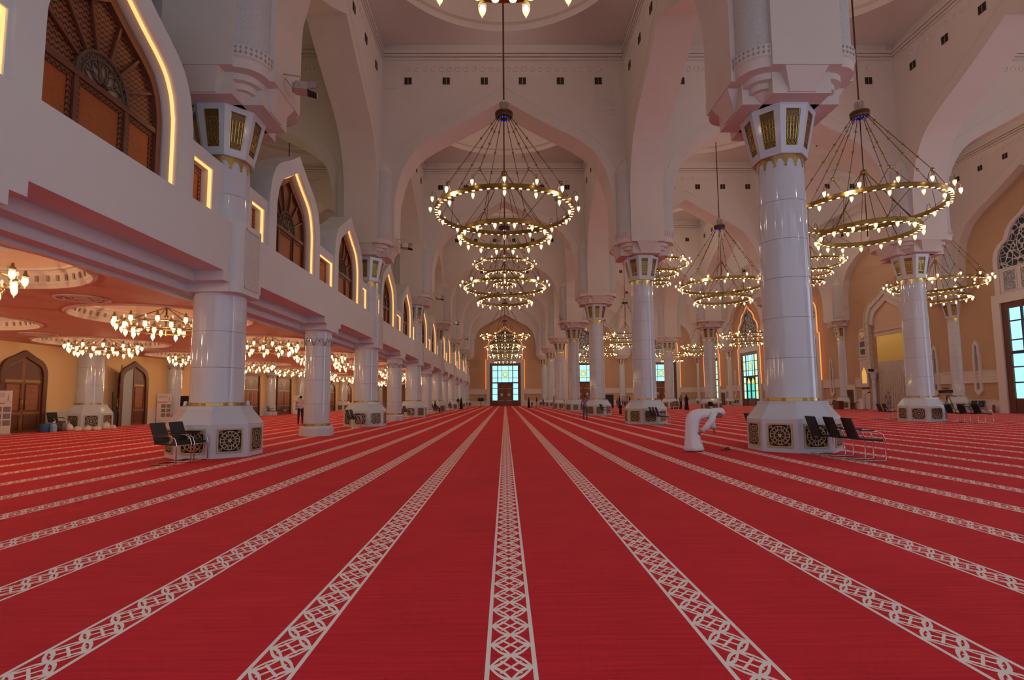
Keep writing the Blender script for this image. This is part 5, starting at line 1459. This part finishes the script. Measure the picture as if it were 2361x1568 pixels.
box_thing('white_lectern', 'white lectern with microphone stand left of the mihrab', 'lectern', 1986, 54.2, .5, .5, 1.15, 'white_cloth')
x, y, _ = at(1990, 53.6); t = thing('microphone_stand', 'black microphone stand in front of the white lectern', 'microphone stand', (x, y, 0)); mb = MB(); mb.tube([(0, 0, .02), (0, 0, 1.5), (.1, -.5, 1.75)], .018, 'black', 6); put('boom', mb.mesh('boom'), t)
mb = MB(); mb.ball((.1, -.5, 1.77), .09, 'black', 8, 6, (1, 1.6, .8)); put('microphone', mb.mesh('microphone'), t)
for k in range(3):
    a = 2*pi*k/3; mb = MB(); mb.tube([(0, 0, .25), (.32*cos(a), .32*sin(a), .012)], .012, 'black', 5); put('leg', mb.mesh('leg'), t)
x, y, _ = at(2180, 40.5); t = thing('video_camera', 'black video camera on a tripod behind the first column of the second right row', 'video camera', (x, y, 0), radians(160))
mb = MB(); mb.box((-.32, -.10, 1.58), (.30, .10, 1.82), 'black'); mb.lathe([(.09, 0), (.11, .22)], 'black', 12, Matrix.Translation((.30, 0, 1.70)) @ Matrix.Rotation(pi/2, 4, 'Y')); mb.box((-.1, -.12, 1.9), (.25, .12, 1.98), 'black'); mb.box((.05, -.02, 1.8), (.1, .02, 1.92), 'black'); put('camera_body', mb.mesh('camera_body'), t)
mb = MB(); mb.box((-.07, -.07, 1.42), (.07, .07, 1.58), 'grey'); mb.tube([(0, 0, 1.48), (-.55, 0, 1.30)], .018, 'black', 6); put('pan_head', mb.mesh('pan_head'), t)
for k in range(3):
    a = 2*pi*k/3+.5; mb = MB(); mb.tube([(.05*cos(a), .05*sin(a), 1.42), (.45*cos(a), .45*sin(a), .015)], .025, 'black', 6); put('leg', mb.mesh('leg'), t)
x, y, _ = at(2296, 42.2); t = thing('fire_extinguisher', 'red fire extinguisher against the mihrab wall left of the near glazed door', 'fire extinguisher', (XR-.25, 42.25, 0))
mb = MB(); mb.lathe([(0, 0), (.09, 0), (.09, .48), (.05, .56), (.03, .58)], 'red', 14); put('cylinder', mb.mesh('cylinder'), t); mb = MB(); mb.box((-.03, -.09, .58), (.03, .07, .63), 'black'); mb.tube([(0, -.06, .6), (0, -.13, .5), (0, -.11, .2)], .014, 'black', 5); put('valve', mb.mesh('valve'), t)
mb = MB(); mb.box((-.05, -.45, 1.95), (0, .45, 2.25), 'black')
t = thing('wall_loudspeaker', 'small black loudspeaker on a bracket beside the mihrab pilaster', 'loudspeaker', (XR-.62, YM+2.2, 4.05), radians(20)); mb = MB(); mb.box((-.25, -.16, -.12), (.25, .16, .14), 'black'); put('cabinet', mb.mesh('cabinet'), t); mb = MB(); mb.tube([(.2, 0, 0), (.55, -.1, .0)], .03, 'black', 6); put('bracket', mb.mesh('bracket'), t)
# stroller by the second right nave column
x, y, _ = at(1556, 66.5); t = thing('push_chair', 'grey push chair standing beside the man in the grey shirt', 'push chair', (x, y, 0), .4)
mb = MB(); mb.loft([[(-.3, -.25, .4), (-.3, .25, .4), (-.35, .25, .95), (-.35, -.25, .95)], [(.1, -.25, .38), (.1, .25, .38), (.0, .25, 1.0), (.0, -.25, 1.0)], [(.35, -.22, .45), (.35, .22, .45), (.3, .22, .55), (.3, -.22, .55)]], greyc, smooth=False); put('seat', mb.mesh('seat'), t)
mb = MB()
for s in (-.25, .25): mb.tube([(-.65, s, 1.0), (.35, s, .15)], .02, 'chrome', 6); mb.tube([(-.45, s, .15), (.1, s, .6)], .02, 'chrome', 6)
put('frame', mb.mesh('frame'), t)
for a in (-.42, .36):
    for b in (-.27, .27): mb = MB(); mb.lathe([(.0, -.025), (.13, -.025), (.13, .025), (0, .025)], 'black', 14, Matrix.Translation((a, b, .13)) @ Matrix.Rotation(pi/2, 4, 'X')); put('wheel', mb.mesh('wheel'), t)
# floodlights on the left piers
def flood_parts():
    mb = MB(); mb.box((-.16, -.24, -.17), (.16, .16, .17), 'steel'); mb.box((-.12, .16, -.13), (.12, .26, .13), 'grey'); mb.quad([(-.14, -.245, -.15), (.14, -.245, -.15), (.14, -.245, .15), (-.14, -.245, .15)], 'dark'); h = mb.mesh('lamp_housing')
    D = []
    for a in range(4):
        mb = MB(); T = Matrix.Rotation(a*pi/2, 4, 'Y'); mb.quad([(-.16, -.24, .17), (.16, -.24, .17), (.13, -.55, .25), (-.13, -.55, .25)], 'steel' if a != 2 else 'black', T); D.append(mb.mesh('barn_door'))
    mb = MB(); mb.tube([(-.19, 0, 0), (-.19, 0, .28), (.19, 0, .28), (.19, 0, 0)], .018, 'steel', 6); mb.tube([(0, 0, .28), (0, .05, .55), (0, .62, .55)], .022, 'steel', 6); y_ = mb.mesh('yoke')
    mb = MB(); mb.tube([(.05, .2, .05), (.1, .35, .2), (.16, .5, .5), (.1, .62, .62)], .010, 'black', 5); c = mb.mesh('cable')
    return [('lamp_housing', h, (0, 0, 0), 0)]+[('barn_door', d, (0, 0, 0), 0) for d in D]+[('yoke', y_, (0, 0, 0), 0), ('cable', c, (0, 0, 0), 0)]
FL = flood_parts()
for k in range(0, 5):
    o = assemble('floodlight', 'stage floodlight with barn doors bracketed to the left pier, %s from the front' % ORD[k], 'floodlight', FL, (-5.62, Y0+B*k-.35, 10.0), radians(105), 'floodlights on the left piers', sc=.8)
    o.rotation_euler = (0, radians(18), radians(105))

# ------------------------------------------------------------------ light
def light(kind, loc, energy, col, size=.3, rot=None, **k):
    d = bpy.data.lights.new('lamp_or_fill_light', kind); d.energy = energy; d.color = col
    if kind == 'POINT': d.shadow_soft_size = size
    if kind == 'AREA': d.shape = 'RECTANGLE'; d.size = size; d.size_y = k.get('size_y', size)
    o = bpy.data.objects.new('lamp_or_fill_light', d); COL.objects.link(o); o.location = loc
    if rot: o.rotation_euler = rot
    return o
WARM, COOL = (1, .80, .63), (.60, .80, 1.0)
BAYF = [.30, .58, .72, .74, .76, .8, .9]
for n_, (x, y, z, high) in enumerate(LIGHTS):
    f = BAYF[n_ % 7]
    for k in range(4):
        a = pi/2*k+pi/4
        light('POINT', (x+3.15*cos(a), y+3.15*sin(a), z+.21), 215*PW*f, WARM, .07)
    light('POINT', (x, y, 23.6), 300*PW*(f+.6), (1, .72, .58), .35)       # added fill in the dome to lift the upper walls, no fitting there
for i in range(1, 6): light('POINT', (-15.5, bayY(i), 13.5), 420*PW, (1, .68, .42), .3)  # added warm fill to brighten the dim upper gallery
for x, y, v in GL:
    if y < 100: light('POINT', (x, y, 3.5), 165*PW, (1, .70, .42), .12)

# added cool area fills for unseen daylight behind and right; warm one fills the gallery
light('AREA', (10, -1.9, 6.5), 5200*PA, COOL, 44, (radians(90), 0, 0), size_y=11)
light('AREA', (38.2, 14, 6), 8200*PA, COOL, 24, (0, radians(90), 0), size_y=10)
light('AREA', (-15.5, -1.9, 2.4), 420*PA, (1, .75, .5), 14, (radians(90), 0, 0), size_y=3.6)
w = bpy.data.worlds.new('world'); scene.world = w; w.use_nodes = True
w.node_tree.nodes['Background'].inputs[0].default_value = (.6, .75, .9, 1); w.node_tree.nodes['Background'].inputs[1].default_value = .6
# ------------------------------------------------------------------ camera
cam = bpy.data.cameras.new('camera'); co = bpy.data.objects.new('camera', cam); COL.objects.link(co)
cam.sensor_width = 36; cam.lens = F_/2361*36; cam.shift_y = 26.88/2361; cam.shift_x = -.27/2361; cam.clip_start = .05; cam.clip_end = 400
co.matrix_world = Matrix.Translation((CX, 0, HC)) @ Matrix.Rotation(-YAW, 4, 'Z') @ Matrix.Rotation(pi/2+PIT, 4, 'X') @ Matrix.Rotation(ROL, 4, 'Z')
scene.camera = co
scene.view_settings.view_transform = 'Standard'; scene.view_settings.look = 'None'
scene.view_settings.exposure = EXPO
c = scene.cycles
c.max_bounces = 5; c.diffuse_bounces = 3; c.glossy_bounces = 2; c.transmission_bounces = 2; c.transparent_max_bounces = 6
c.sample_clamp_indirect = 3.; c.sample_clamp_direct = 0.; c.caustics_reflective = False; c.caustics_refractive = False
c.use_denoising = True
c.use_adaptive_sampling = True; c.adaptive_threshold = .06; c.adaptive_min_samples = 12
